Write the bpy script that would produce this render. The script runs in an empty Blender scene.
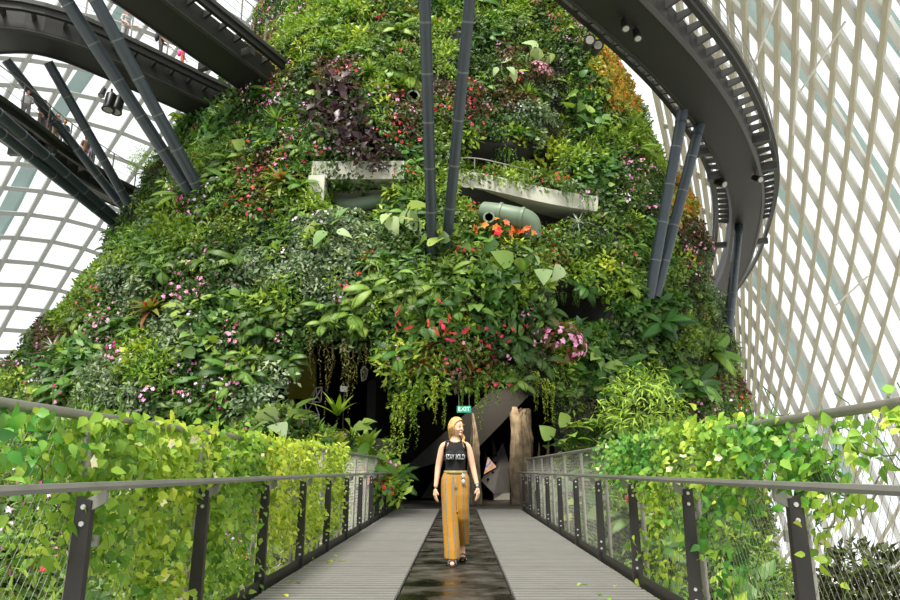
import bpy, bmesh, math, random
import numpy as np
from mathutils import Vector, Matrix, noise
from mathutils.bvhtree import BVHTree
random.seed(7)
RNG = np.random.default_rng(11)
PI = math.pi
SC = bpy.context.scene
COL = SC.collection
# ------------------------------------------------------------------ camera
CAM_H = 1.08
PITCH = math.radians(13.8)
F = 690.0
cd = bpy.data.cameras.new('camera')
cam = bpy.data.objects.new('camera', cd)
COL.objects.link(cam)
cam.location = (0.04, 0, CAM_H)
cam.rotation_euler = (PI / 2 + PITCH, 0, math.radians(0.75))
cd.sensor_width = 36
cd.lens = 36 * F / 900
cd.clip_end = 600
SC.camera = cam
CMAT = cam.rotation_euler.to_matrix()
CLOC = Vector(cam.location)
CM = np.array(CMAT)
CL = np.array(CLOC)


def ray(px, py):
    return CMAT @ Vector((px - 450, 300 - py, -F))


def P(px, py, Y):
    d = ray(px, py)
    return CLOC + d * (Y / d.y)


def PD(px, py, dist):
    return CLOC + ray(px, py).normalized() * dist


def PZ(px, py, z):
    d = ray(px, py)
    return CLOC + d * ((z - CAM_H) / d.z)


def proj(p):
    q = CMAT.transposed() @ (Vector(p) - CLOC)
    return 450 + F * q.x / -q.z, 300 - F * q.y / -q.z


def proj_np(A):
    q = (A - CL) @ CM
    w = np.maximum(-q[:, 2], 1e-3)
    return np.stack([450 + F * q[:, 0] / w, 300 - F * q[:, 1] / w], 1)


# ------------------------------------------------------------------ object helpers
def link(name, me, parent=None, mat=None):
    o = bpy.data.objects.new(name, me)
    COL.objects.link(o)
    if parent is not None:
        o.parent = parent
    if mat is not None and me is not None:
        me.materials.clear()
        me.materials.append(mat)
    return o


def tag(o, label=None, cat=None, group=None, kind=None):
    if label:
        o['label'] = label
    if cat:
        o['category'] = cat
    if group:
        o['group'] = group
    if kind:
        o['kind'] = kind
    return o


def empty(name, loc=(0, 0, 0), rz=0):
    o = bpy.data.objects.new(name, None)
    o.empty_display_size = 0.1
    COL.objects.link(o)
    o.location = loc
    o.rotation_euler = (0, 0, rz)
    return o


class MB:
    def __init__(s):
        s.v = []
        s.f = []

    def add(s, vs, fs):
        b = len(s.v)
        s.v += [tuple(v) for v in vs]
        s.f += [tuple(i + b for i in f) for f in fs]
        return s

    def hexa(s, c8):
        return s.add(c8, [(0, 3, 2, 1), (4, 5, 6, 7), (0, 1, 5, 4), (1, 2, 6, 5), (2, 3, 7, 6), (3, 0, 4, 7)])

    def box(s, c, h, ax=None):
        c = Vector(c)
        if ax is None:
            ax = (Vector((1, 0, 0)), Vector((0, 1, 0)), Vector((0, 0, 1)))
        x, y, z = [Vector(a) * k for a, k in zip(ax, h)]
        return s.hexa([c - x - y - z, c + x - y - z, c + x + y - z, c - x + y - z,
                       c - x - y + z, c + x - y + z, c + x + y + z, c - x + y + z])

    def tube(s, pts, r, n=8, caps=True):
        pts = [Vector(p) for p in pts]
        rs = r if isinstance(r, (list, tuple)) else [r] * len(pts)
        vs, fs = [], []
        up = None
        for i, p in enumerate(pts):
            t = (pts[min(i + 1, len(pts) - 1)] - pts[max(i - 1, 0)]).normalized()
            if up is None:
                up = Vector((0, 0, 1)) if abs(t.z) < .9 else Vector((1, 0, 0))
            a = t.cross(up).normalized()
            b = a.cross(t).normalized()
            up = b
            for k in range(n):
                w = 2 * PI * k / n
                vs.append(p + (a * math.cos(w) + b * math.sin(w)) * rs[i])
        for i in range(len(pts) - 1):
            for k in range(n):
                k2 = (k + 1) % n
                fs.append((i * n + k, i * n + k2, (i + 1) * n + k2, (i + 1) * n + k))
        if caps:
            fs.append(tuple(reversed(range(n))))
            fs.append(tuple(range((len(pts) - 1) * n, len(pts) * n)))
        return s.add(vs, fs)

    def sweep(s, pts, prof, up=None, closed=True):
        """prof: list of (lateral, vertical); lateral is to the right of travel"""
        pts = [Vector(p) for p in pts]
        n = len(prof)
        vs, fs = [], []
        for i, p in enumerate(pts):
            t = (pts[min(i + 1, len(pts) - 1)] - pts[max(i - 1, 0)]).normalized()
            u = Vector((0, 0, 1)) if up is None else Vector(up[i])
            a = t.cross(u).normalized()
            u = a.cross(t).normalized()
            for (l, h) in prof:
                vs.append(p + a * l + u * h)
        for i in range(len(pts) - 1):
            for k in range(n):
                k2 = (k + 1) % n
                fs.append((i * n + k, i * n + k2, (i + 1) * n + k2, (i + 1) * n + k))
        fs.append(tuple(reversed(range(n))))
        fs.append(tuple(range((len(pts) - 1) * n, len(pts) * n)))
        return s.add(vs, fs)

    def lathe(s, c, prof, n=16):
        c = Vector(c)
        vs, fs = [], []
        for (r, z) in prof:
            for k in range(n):
                w = 2 * PI * k / n
                vs.append(c + Vector((r * math.cos(w), r * math.sin(w), z)))
        for i in range(len(prof) - 1):
            for k in range(n):
                k2 = (k + 1) % n
                fs.append((i * n + k, i * n + k2, (i + 1) * n + k2, (i + 1) * n + k))
        fs.append(tuple(reversed(range(n))))
        fs.append(tuple(range((len(prof) - 1) * n, len(prof) * n)))
        return s.add(vs, fs)

    def mesh(s, name, smooth=False):
        me = bpy.data.meshes.new(name)
        me.from_pydata(s.v, [], s.f)
        bm = bmesh.new()
        bm.from_mesh(me)
        bmesh.ops.recalc_face_normals(bm, faces=bm.faces)
        bm.to_mesh(me)
        bm.free()
        if smooth:
            me.polygons.foreach_set('use_smooth', [True] * len(me.polygons))
            try:
                me.set_sharp_from_angle(angle=math.radians(40))
            except Exception:
                pass
        return me

    def build(s, name, mat, parent=None, smooth=False, bevel=0):
        o = link(name, s.mesh(name, smooth), parent, mat)
        if bevel:
            m = o.modifiers.new('bevel', 'BEVEL')
            m.width = bevel
            m.segments = 2
            m.limit_method = 'ANGLE'
        return o


def mesh_np(name, V, Fq, attrs=None, smooth=False):
    me = bpy.data.meshes.new(name)
    V = np.ascontiguousarray(V, dtype=np.float32)
    Fq = np.ascontiguousarray(Fq, dtype=np.int32)
    n, k = Fq.shape
    me.vertices.add(len(V))
    me.vertices.foreach_set('co', V.ravel())
    me.loops.add(n * k)
    me.loops.foreach_set('vertex_index', Fq.ravel())
    me.polygons.add(n)
    me.polygons.foreach_set('loop_start', np.arange(0, n * k, k, dtype=np.int32))
    try:
        me.polygons.foreach_set('loop_total', np.full(n, k, dtype=np.int32))
    except Exception:
        pass
    for an, av in (attrs or {}).items():
        at = me.attributes.new(an, 'FLOAT', 'POINT')
        at.data.foreach_set('value', np.ascontiguousarray(av, dtype=np.float32))
    if smooth:
        me.polygons.foreach_set('use_smooth', np.ones(n, dtype=bool))
    me.update(calc_edges=True)
    return me


def catmull(pts, sub=8):
    pts = [Vector(p) for p in pts]
    q = [pts[0] * 2 - pts[1]] + pts + [pts[-1] * 2 - pts[-2]]
    out = []
    for i in range(1, len(q) - 2):
        for k in range(sub):
            t = k / sub
            a, b, c, d = q[i - 1], q[i], q[i + 1], q[i + 2]
            out.append(0.5 * ((2 * b) + (c - a) * t + (2 * a - 5 * b + 4 * c - d) * t * t + (3 * b - a - 3 * c + d) * t ** 3))
    out.append(pts[-1])
    return out


def resample(pts, step):
    pts = [Vector(p) for p in pts]
    L = [0]
    for a, b in zip(pts, pts[1:]):
        L.append(L[-1] + (b - a).length)
    n = max(1, round(L[-1] / step))
    out = []
    j = 0
    for k in range(n + 1):
        s = L[-1] * k / n
        while j < len(pts) - 2 and L[j + 1] < s:
            j += 1
        t = (s - L[j]) / max(1e-9, L[j + 1] - L[j])
        out.append(pts[j].lerp(pts[j + 1], t))
    return out


# ------------------------------------------------------------------ materials
def srgb(h):
    if isinstance(h, str):
        h = h.lstrip('#')
        c = [int(h[i:i + 2], 16) / 255 for i in (0, 2, 4)]
    else:
        c = h
    return tuple((x / 12.92 if x <= .04045 else ((x + .055) / 1.055) ** 2.4) for x in c) + (1,)


def newmat(name):
    m = bpy.data.materials.new(name)
    m.use_nodes = True
    nt = m.node_tree
    for n in list(nt.nodes):
        nt.nodes.remove(n)
    out = nt.nodes.new('ShaderNodeOutputMaterial')
    return m, nt, out


def N(nt, t, **kw):
    n = nt.nodes.new(t)
    for k, v in kw.items():
        setattr(n, k, v)
    return n


def pmat(name, col, rough=.5, metal=0, var=.12, scale=6, bump=0, bscale=40, coat=0, spec=.5, emit=None, col2=None):
    m, nt, out = newmat(name)
    b = N(nt, 'ShaderNodeBsdfPrincipled')
    nt.links.new(b.outputs[0], out.inputs[0])
    b.inputs['Roughness'].default_value = rough
    b.inputs['Metallic'].default_value = metal
    b.inputs['Coat Weight'].default_value = coat
    b.inputs['Specular IOR Level'].default_value = spec
    tc = N(nt, 'ShaderNodeTexCoord')
    nz = N(nt, 'ShaderNodeTexNoise')
    nz.inputs['Scale'].default_value = scale
    nz.inputs['Detail'].default_value = 5
    nt.links.new(tc.outputs['Object'], nz.inputs['Vector'])
    r = N(nt, 'ShaderNodeValToRGB')
    c = srgb(col)
    c2 = srgb(col2) if col2 else tuple(x * (1 + var) for x in c[:3]) + (1,)
    c1 = c if col2 else tuple(x * (1 - var) for x in c[:3]) + (1,)
    r.color_ramp.elements[0].position = .3
    r.color_ramp.elements[1].position = .7
    r.color_ramp.elements[0].color = c1
    r.color_ramp.elements[1].color = c2
    nt.links.new(nz.outputs['Fac'], r.inputs[0])
    nt.links.new(r.outputs[0], b.inputs['Base Color'])
    if bump:
        n2 = N(nt, 'ShaderNodeTexNoise')
        n2.inputs['Scale'].default_value = bscale
        n2.inputs['Detail'].default_value = 6
        nt.links.new(tc.outputs['Object'], n2.inputs['Vector'])
        bp = N(nt, 'ShaderNodeBump')
        bp.inputs['Strength'].default_value = bump
        bp.inputs['Distance'].default_value = .02
        nt.links.new(n2.outputs['Fac'], bp.inputs['Height'])
        nt.links.new(bp.outputs[0], b.inputs['Normal'])
    if emit:
        b.inputs['Emission Color'].default_value = srgb(col)
        b.inputs['Emission Strength'].default_value = emit
    return m


def leafmat(name, cols, rough=.45, trans=.3, spec=.4, tint=1.35):
    """cols: 2-4 hex leaf colours picked per leaf (attribute var) and nudged per plant"""
    m, nt, out = newmat(name)
    at = N(nt, 'ShaderNodeAttribute', attribute_name='var')
    oi = N(nt, 'ShaderNodeObjectInfo')
    r = N(nt, 'ShaderNodeValToRGB')
    els = r.color_ramp.elements
    while len(els) < len(cols):
        els.new(.5)
    for i, c in enumerate(cols):
        els[i].position = i / (len(cols) - 1)
        els[i].color = srgb(c)
    nt.links.new(at.outputs['Fac'], r.inputs[0])
    hs = N(nt, 'ShaderNodeHueSaturation')
    mr = N(nt, 'ShaderNodeMapRange')
    mr.inputs['To Min'].default_value = .475
    mr.inputs['To Max'].default_value = .525
    nt.links.new(oi.outputs['Random'], mr.inputs['Value'])
    nt.links.new(mr.outputs[0], hs.inputs['Hue'])
    mv = N(nt, 'ShaderNodeMapRange')
    mv.inputs['To Min'].default_value = 1.25
    mv.inputs['To Max'].default_value = .8
    nt.links.new(oi.outputs['Random'], mv.inputs['Value'])
    nt.links.new(mv.outputs[0], hs.inputs['Value'])
    nt.links.new(r.outputs[0], hs.inputs['Color'])
    b = N(nt, 'ShaderNodeBsdfPrincipled')
    b.inputs['Roughness'].default_value = rough
    b.inputs['Specular IOR Level'].default_value = spec
    nt.links.new(hs.outputs[0], b.inputs['Base Color'])
    t = N(nt, 'ShaderNodeBsdfTranslucent')
    mx = N(nt, 'ShaderNodeMixRGB', blend_type='MULTIPLY')
    mx.inputs[0].default_value = 1
    mx.inputs[2].default_value = (tint * 1.05, tint, tint * .5, 1)
    nt.links.new(hs.outputs[0], mx.inputs[1])
    nt.links.new(mx.outputs[0], t.inputs[0])
    s = N(nt, 'ShaderNodeMixShader')
    s.inputs[0].default_value = trans
    nt.links.new(b.outputs[0], s.inputs[1])
    nt.links.new(t.outputs[0], s.inputs[2])
    nt.links.new(s.outputs[0], out.inputs[0])
    return m


M = {}
M['steel'] = pmat('stainless steel', '#928f84', .38, .55, .1, 3)
M['flatpost'] = pmat('dark painted steel', '#2e2b27', .42, .2, .1, 5)
M['hand'] = pmat('brushed rail', '#8f8e85', .4, .5, .12, 3)
M['wire'] = pmat('wire', '#7f7d73', .45, .5, .1, 3)
M['bolt'] = pmat('bolt', '#c9c9c4', .3, .6, .05, 20)
M['walk'] = pmat('walkway dark paint', '#1f1f1b', .5, .1, .12, 2)
M['walk_edge'] = pmat('walkway edge paint', '#33332f', .5, .1, .1, 2)
M['strut'] = pmat('strut paint', '#343d42', .42, .25, .1, 2)
M['collar'] = pmat('strut collar', '#5d625f', .5, .2, .1, 5)
M['black'] = pmat('black lamp', '#161616', .4, 0, .1, 8)
M['lens'] = pmat('lamp glass', '#9a9a90', .15, .1, .1, 8)
M['concrete'] = pmat('pale concrete', '#b4b3a3', .85, 0, .14, 1.2, .3, 20)
M['concrete2'] = pmat('darker old concrete', '#8f8f80', .9, 0, .18, 1.2, .3, 20)
M['pipe'] = pmat('green pipe', '#66775f', .5, 0, .12, 1.5)
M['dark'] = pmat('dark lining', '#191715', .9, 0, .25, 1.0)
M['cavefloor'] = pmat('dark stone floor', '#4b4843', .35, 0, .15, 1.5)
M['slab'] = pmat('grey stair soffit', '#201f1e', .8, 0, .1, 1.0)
M['soil'] = pmat('peat wall', '#20211a', .95, 0, .35, 2.0, .6, 6)
M['paving'] = pmat('pale paving', '#bcb9ae', .8, 0, .1, .2)
M['ground'] = pmat('planting soil', '#2c2f1f', .95, 0, .35, 1.5, .6, 6)
M['rock'] = pmat('weathered limestone', '#4f473c', .9, 0, .2, 4, 1.0, 14, col2='#8a7d68')
M['facet'] = pmat('grey facet panel', '#a3a2a4', .5, .1, .06, 1)
M['white'] = pmat('white paint', '#dedcd6', .5, 0, .05, 3)
M['mull'] = pmat('fin shade tone', '#b3ae97', .55, 0, .05, .6)  # same framing as the glazing bars; shaded side put into a darker olive
M['mull2'] = pmat('bar paint', '#dfdfdc', .55, 0, .04, .6)
M['mull3'] = pmat('left bar paint', '#a0a29c', .55, 0, .04, .6)
M['arch'] = pmat('pale arch steel', '#a9bcbb', .5, 0, .06, .4)
M['grate'] = pmat('ribbed deck panel', '#7f7d77', .55, .15, .08, 3)
M['gap'] = pmat('deck frame', '#3b3a36', .7, .1, .15, 3)
M['olive'] = pmat('olive column', '#6e6a1c', .5, 0, .2, 2)
M['wireframe'] = pmat('wire sculpture', '#a5a198', .5, .2, .1, 6)
# ------------------------------------------------------------------ special materials
def glassmat(name, tint, fac):
    m, nt, out = newmat(name)
    t = N(nt, 'ShaderNodeBsdfTransparent')
    t.inputs[0].default_value = tint
    g = N(nt, 'ShaderNodeBsdfGlossy')
    g.inputs['Roughness'].default_value = .05
    g.inputs[0].default_value = (.9, .95, .95, 1)
    s = N(nt, 'ShaderNodeMixShader')
    s.inputs[0].default_value = fac
    nt.links.new(t.outputs[0], s.inputs[1])
    nt.links.new(g.outputs[0], s.inputs[2])
    nt.links.new(s.outputs[0], out.inputs[0])
    return m


M['glass'] = glassmat('dome glass', (.955, .975, .97, 1), .05)


def runner_mat():
    m, nt, out = newmat('dark wet runner')
    b = N(nt, 'ShaderNodeBsdfPrincipled')
    nt.links.new(b.outputs[0], out.inputs[0])
    tc = N(nt, 'ShaderNodeTexCoord')
    mp = N(nt, 'ShaderNodeMapping')
    mp.inputs['Scale'].default_value = (1.3, 1.7, 1)
    nz = N(nt, 'ShaderNodeTexNoise')
    nz.inputs['Scale'].default_value = 1.6
    nz.inputs['Detail'].default_value = 8
    nz.inputs['Roughness'].default_value = .65
    nt.links.new(tc.outputs['Object'], mp.inputs[0])
    nt.links.new(mp.outputs[0], nz.inputs['Vector'])
    r = N(nt, 'ShaderNodeValToRGB')
    r.color_ramp.elements[0].position = .42
    r.color_ramp.elements[0].color = srgb('#16140f')
    r.color_ramp.elements[1].position = .72
    r.color_ramp.elements[1].color = srgb('#57524a')
    nt.links.new(nz.outputs['Fac'], r.inputs[0])
    nt.links.new(r.outputs[0], b.inputs['Base Color'])
    r2 = N(nt, 'ShaderNodeMapRange')
    r2.inputs['From Min'].default_value = .35
    r2.inputs['From Max'].default_value = .65
    r2.inputs['To Min'].default_value = .14
    r2.inputs['To Max'].default_value = .6
    nt.links.new(nz.outputs['Fac'], r2.inputs['Value'])
    nt.links.new(r2.outputs[0], b.inputs['Roughness'])
    b.inputs['Specular IOR Level'].default_value = .35
    return m


M['runner'] = runner_mat()

# ------------------------------------------------------------------ planted hill: core surface
ROWS = [(410, -45, 757), (370, 0, 745), (330, 25, 733), (290, 72, 719), (240, 110, 702), (190, 148, 685),
        (130, 197, 657), (60, 243, 617), (0, 263, 587), (-80, 300, 550)]
DAX = 39.0
prof = []
for (y, l, r) in ROWS:
    a, b = ray(l, y), ray(r, y)
    azl, azr = math.atan2(a.x, a.y), math.atan2(b.x, b.y)
    el = .5 * (math.atan2(a.z, math.hypot(a.x, a.y)) + math.atan2(b.z, math.hypot(b.x, b.y)))
    mid, half = .5 * (azl + azr), .5 * (azr - azl)
    R = DAX * math.sin(half)
    z = CAM_H + math.sqrt(DAX ** 2 - R ** 2) * math.tan(el)
    prof.append((z, DAX * math.sin(mid), DAX * math.cos(mid), R - .55))
prof.sort()
PZs = np.array([p[0] for p in prof])
PXs = np.array([p[1] for p in prof])
PYs = np.array([p[2] for p in prof])
PRs = np.array([p[3] for p in prof])


def hill(z):
    if z < PZs[0]:
        t = PZs[0] - z
        return PXs[0], PYs[0], PRs[0] + .0 * t
    if z > PZs[-1]:
        t = z - PZs[-1]
        return PXs[-1], PYs[-1], max(.5, PRs[-1] - .32 * t - .06 * t * t)
    return (np.interp(z, PZs, PXs), np.interp(z, PZs, PYs), np.interp(z, PZs, PRs))


def inpoly(x, y, poly):
    c = False
    j = len(poly) - 1
    for i in range(len(poly)):
        xi, yi = poly[i]
        xj, yj = poly[j]
        if (yi > y) != (yj > y) and x < (xj - xi) * (y - yi) / (yj - yi) + xi:
            c = not c
        j = i
    return c


OPEN_E = [(399, 520), (399, 440), (410, 402), (440, 386), (470, 384), (520, 386), (545, 402), (553, 430), (557, 520)]
OPEN_L = [(262, 440), (278, 398), (288, 372), (300, 352), (312, 338), (345, 342), (372, 350), (392, 370), (399, 392), (399, 440)]
RECESS = [([(322, 184), (400, 183), (402, 222), (330, 224)], 2.6),
          ([(462, 142), (520, 148), (562, 152), (562, 172), (520, 168), (464, 166)], 3.0),
          ([(452, 184), (520, 190), (600, 206), (600, 214), (540, 240), (490, 232), (452, 200)], 1.5),
          ([(542, 286), (606, 291), (614, 330), (552, 330)], 3.5),
          ([(398, 82), (424, 78), (426, 106), (400, 108)], 1.0)]


def bump(px, py, cx, cy, rx, ry, h):
    d = ((px - cx) / rx) ** 2 + ((py - cy) / ry) ** 2
    return h * math.exp(-d * 1.5)


NT, Z0, Z1, DZ = 260, -14.0, 37.0, .42
NZr = int((Z1 - Z0) / DZ) + 1
cv = []
for iz in range(NZr):
    z = Z0 + DZ * iz
    cx, cy, R = hill(z)
    for it in range(NT):
        th = 2 * PI * it / NT
        dx, dy = math.sin(th), -math.cos(th)
        r = R
        p = Vector((cx + dx * r, cy + dy * r, z))
        n1 = noise.noise(p * .16 + Vector((3, 1, 7)))
        n2 = noise.noise(p * .58)
        r += .85 * n1 + .62 * n2
        if dy < .2:
            px, py = proj(p)
            r += bump(px, py, 450, 300, 150, 70, 1.1) + bump(px, py, 330, 250, 60, 50, .7)
            r += bump(px, py, 360, 120, 70, 60, .6)
            r += bump(px, py, 520, 90, 80, 60, .4)
            for poly, dep in RECESS:
                if inpoly(px, py, poly):
                    r -= dep
        cv.append((cx + dx * r, cy + dy * r, z))
cf = []
for iz in range(NZr - 1):
    for it in range(NT):
        i2 = (it + 1) % NT
        cf.append((iz * NT + it, iz * NT + i2, (iz + 1) * NT + i2, (iz + 1) * NT + it))
cap = tuple((NZr - 1) * NT + i for i in range(NT))
BV = BVHTree.FromPolygons(cv, cf)


def hit(px, py):
    d = ray(px, py).normalized()
    h = BV.ray_cast(CLOC, d)
    if h[0] is None:
        n = BV.find_nearest(CLOC + d * 36)
        return n[0], n[1]
    n = h[1]
    if n.dot(d) > 0:
        n = -n
    return h[0], n


kf = []
for f in cf:
    c = sum((Vector(cv[i]) for i in f), Vector()) / 4
    if c.y < 36:
        px, py = proj(c)
        if inpoly(px, py, OPEN_E) or inpoly(px, py, OPEN_L):
            continue
        if py > 430 and 399 < px < 557:
            continue
    kf.append(f)
kf.append(cap)
me = bpy.data.meshes.new('planted_hill')
me.from_pydata(cv, [], kf)
me.polygons.foreach_set('use_smooth', [True] * len(me.polygons))
HILL = link('planted_hill', me, None, M['soil'])
tag(HILL, 'tall cone shaped planted hill covered in greenery filling the middle of the glasshouse', 'planted hill')

# ------------------------------------------------------------------ ground and cave shell
mb = MB()
mb.box((0, 35, -14.2), (95, 75, .2))
tag(mb.build('floor_ground', M['paving']), kind='structure')
mb = MB()
mb.box((0.5, 28.9, -.1), (7.0, 9.0, .09))
tag(mb.build('floor_cave', M['cavefloor']), kind='structure')
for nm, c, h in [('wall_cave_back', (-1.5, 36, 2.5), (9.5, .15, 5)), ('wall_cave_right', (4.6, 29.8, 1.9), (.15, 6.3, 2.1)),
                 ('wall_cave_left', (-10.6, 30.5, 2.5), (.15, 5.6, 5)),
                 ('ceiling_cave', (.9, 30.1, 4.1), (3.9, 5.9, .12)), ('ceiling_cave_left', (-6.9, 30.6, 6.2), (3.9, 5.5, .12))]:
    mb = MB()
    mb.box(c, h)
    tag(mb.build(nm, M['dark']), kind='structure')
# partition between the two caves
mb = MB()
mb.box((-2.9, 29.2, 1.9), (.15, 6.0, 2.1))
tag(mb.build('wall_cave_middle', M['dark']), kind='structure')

# ------------------------------------------------------------------ glass dome
def fit(nodes, extra=()):
    A, X, Y = [], [], []
    for (a, b, x, y) in nodes:
        A.append([1, a, b, a * a, a * b, b * b])
        X.append(x)
        Y.append(y)
    A = np.array(A, float)
    cx = np.linalg.lstsq(A, np.array(X, float), rcond=None)[0]
    cy = np.linalg.lstsq(A, np.array(Y, float), rcond=None)[0]
    rx = A @ cx - X
    ry = A @ cy - Y
    print('fit residual', np.abs(rx).max(), np.abs(ry).max())
    return lambda a, b: (float(np.dot([1, a, b, a * a, a * b, b * b], cx)), float(np.dot([1, a, b, a * a, a * b, b * b], cy)))


S1 = 4.613
c1 = [(0, 0, 345, 175), (0, -1, 335, 350), (0, -2, 325, 520), (1, 1, 440, 130), (1, 0, 430, 310), (1, -1, 415, 485),
      (2, 2, 555, 95), (2, 1, 540, 285), (2, 0, 520, 460), (3, 3, 690, 85), (3, 2, 665, 275), (3, 1, 640, 455),
      (-1, 0, 265, 40), (-1, -1, 262, 225), (-1, -2, 250, 400), (-2, -1, 175, 115), (-2, -2, 180, 290), (-2, -3, 175, 460),
      (-3, -1, 100, 10), (-3, -2, 110, 190), (-3, -3, 105, 360), (-4, -2, 25, 90), (-4, -3, 40, 270)]
c2 = [(3, -3, 540, 15), (3, -4, 512, 150), (3, -5, 490, 285), (3, -6, 462, 415), (3, -7, 440, 540),
      (4, -2, 655, 20), (4, -3, 620, 150), (4, -4, 590, 285), (4, -5, 558, 415), (4, -6, 530, 545),
      (5, -2, 735, 172), (5, -3, 690, 305), (5, -4, 660, 430), (2, -4, 440, 20), (2, -5, 425, 155), (2, -6, 400, 290), (2, -7, 375, 420),
      (2, -8, 350, 545), (1, -5, 365, 40), (1, -6, 340, 180), (1, -7, 320, 310), (1, -8, 300, 440),
      (0, -6, 285, 65), (0, -7, 265, 205), (0, -8, 250, 335), (0, -9, 230, 460), (-1, -7, 210, 100), (-1, -8, 195, 235),
      (-1, -9, 180, 365), (-1, -10, 170, 490), (-2, -8, 140, 145), (-2, -9, 130, 275), (-2, -10, 120, 400)]
nr = [(a, b, 740 + x / S1, y / S1) for a, b, x, y in c1] + [(a, b, 740 + x / S1, 230 + y / S1) for a, b, x, y in c2]
fr = fit(nr)
S2, S3 = 2.857, 4.2875
nl = [(0, r, x / S2, 190 + y / S2) for r, x, y in [(-1, 8, 390), (0, 40, 335), (1, 72, 272), (2, 108, 210), (3, 145, 150), (4, 185, 90), (5, 222, 25)]]
nl += [(-1, r, x / S2, 190 + y / S2) for r, x, y in [(2, 12, 203), (3, 42, 138), (4, 75, 72), (5, 105, 10)]]
nl += [(1, r, x / S2, 190 + y / S2) for r, x, y in [(-2, 55, 460), (-1, 95, 402), (0, 130, 346), (1, 160, 288), (2, 197, 232), (3, 235, 175), (4, 275, 112)]]
nl += [(0, 7, 106, 154), (0, 8, 121.3, 128.5), (1, 7, 140, 164.6), (1, 8, 152, 141), (-1, 8, 86.3, 119), (-1, 7, 72, 144),
       (0, 12, 176, 50), (1, 12, 214, 66), (0, 10, 150, 88), (1, 10, 183, 103)]
fl = fit(nl)


def dist_r(x, y):
    y = max(-300, min(900, y))
    return 1.35 * (36 + .07 * y - .00005 * y * y - .012 * (x - 820))


def dist_l(x, y):
    y = max(-300, min(900, y))
    return 66 + .012 * y + .02 * (x - 100)


def shell_grid(f, dist, ra, rb, back):
    G = {}
    for a in range(ra[0], ra[1] + 1):
        for b in range(rb[0], rb[1] + 1):
            x, y = f(a, b)
            G[a, b] = PD(x, y, dist(x, y)) + (Vector((0, 0, 0)))
    Nn = {}
    for (a, b) in G:
        u = G.get((a + 1, b), G[a, b]) - G.get((a - 1, b), G[a, b])
        v = G.get((a, b + 1), G[a, b]) - G.get((a, b - 1), G[a, b])
        n = u.cross(v).normalized()
        if n.dot(CLOC - G[a, b]) < 0:
            n = -n
        Nn[a, b] = n
    return G, Nn


def build_shell(wall, f, dist, ra, rb, sec_a, sec_b, keep, offs, ma='mull', mb_='mull2'):
    G, Nn = shell_grid(f, dist, ra, rb, 0)
    ok = lambda a, b: (a, b) in G and keep(*f(a, b))
    idx, V, Fq = {}, [], []
    for a in range(ra[0], ra[1]):
        for b in range(rb[0], rb[1]):
            q = [(a, b), (a + 1, b), (a + 1, b + 1), (a, b + 1)]
            if all(ok(*k) for k in q):
                for k in q:
                    if k not in idx:
                        idx[k] = len(V)
                        V.append(G[k] - Nn[k] * offs)
                Fq.append(tuple(idx[k] for k in q))
    me = bpy.data.meshes.new(wall)
    me.from_pydata(V, [], Fq)
    W = link(wall, me, None, M['glass'])
    tag(W, kind='structure')

    def lines(keys_list, sec, mat, nm):
        w, d = sec
        for keys in keys_list:
            run = []
            for k in keys + [None]:
                if k is not None and k in idx:
                    run.append(k)
                elif run:
                    if len(run) > 1:
                        mb = MB()
                        mb.sweep([G[q] for q in run], [(-w / 2, -offs * .8), (w / 2, -offs * .8), (w / 2, d), (-w / 2, d)], [Nn[q] for q in run])
                        mb.build(nm, mat, W)
                    run = []
    lines([[(a, b) for b in range(rb[0], rb[1] + 1)] for a in range(ra[0], ra[1] + 1)], sec_a, M[ma], 'mullion')
    lines([[(a, b) for a in range(ra[0], ra[1] + 1)] for b in range(rb[0], rb[1] + 1)], sec_b, M[mb_], 'glazing_bar')
    return G, Nn, W


GR, NR_, WR = build_shell('wall_right', fr, dist_r, (-13, 12), (-30, 24), (.28, .56), (.50, .20), lambda x, y: 600 < x < 1080 and -190 < y < 640, .12)
GL, NL_, WL = build_shell('wall_left', fl, dist_l, (-9, 8), (-14, 26), (.30, .30), (.34, .22), lambda x, y: -200 < x < 330 and -150 < y < 560, .10, 'mull3', 'mull3')


def arch(nm, pxs, dist, off, w, h):
    pts = catmull([PD(x, y, dist(x, y) + off) for x, y in pxs], 6)
    mb = MB()
    mb.sweep(pts, [(-w / 2, -h / 2), (w / 2, -h / 2), (w / 2, h / 2), (-w / 2, h / 2)], [(CLOC - p).normalized() for p in pts])
    tag(mb.build(nm, M['arch']), kind='structure')


k = 1
for pxs in ([(700, -60), (753, 15), (788, 50), (805, 71), (840, 120), (900, 210)], [(770, 170), (811, 236), (822, 258), (848, 306), (875, 366), (930, 480)],
            [(835, -60), (872, 0), (900, 40), (950, 110)], [(735, 260), (762, 288), (772, 312), (792, 350), (830, 430), (860, 500)]):
    arch('trim_%d' % k, pxs, dist_r, 3.0, 1.1, 1.0)
    k += 1
for pxs in ([(-30, 272), (0, 222), (26, 172), (60, 110), (105, 40), (150, -40)], [(-20, 262), (10, 210), (35, 160), (70, 98), (117, 30), (160, -45)],
            [(0, 330), (60, 235), (120, 130), (170, 40), (205, -30)]):
    arch('trim_%d' % k, pxs, dist_l, 2.5, 1.0 if k < 7 else .01, .9)
    k += 1
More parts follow.
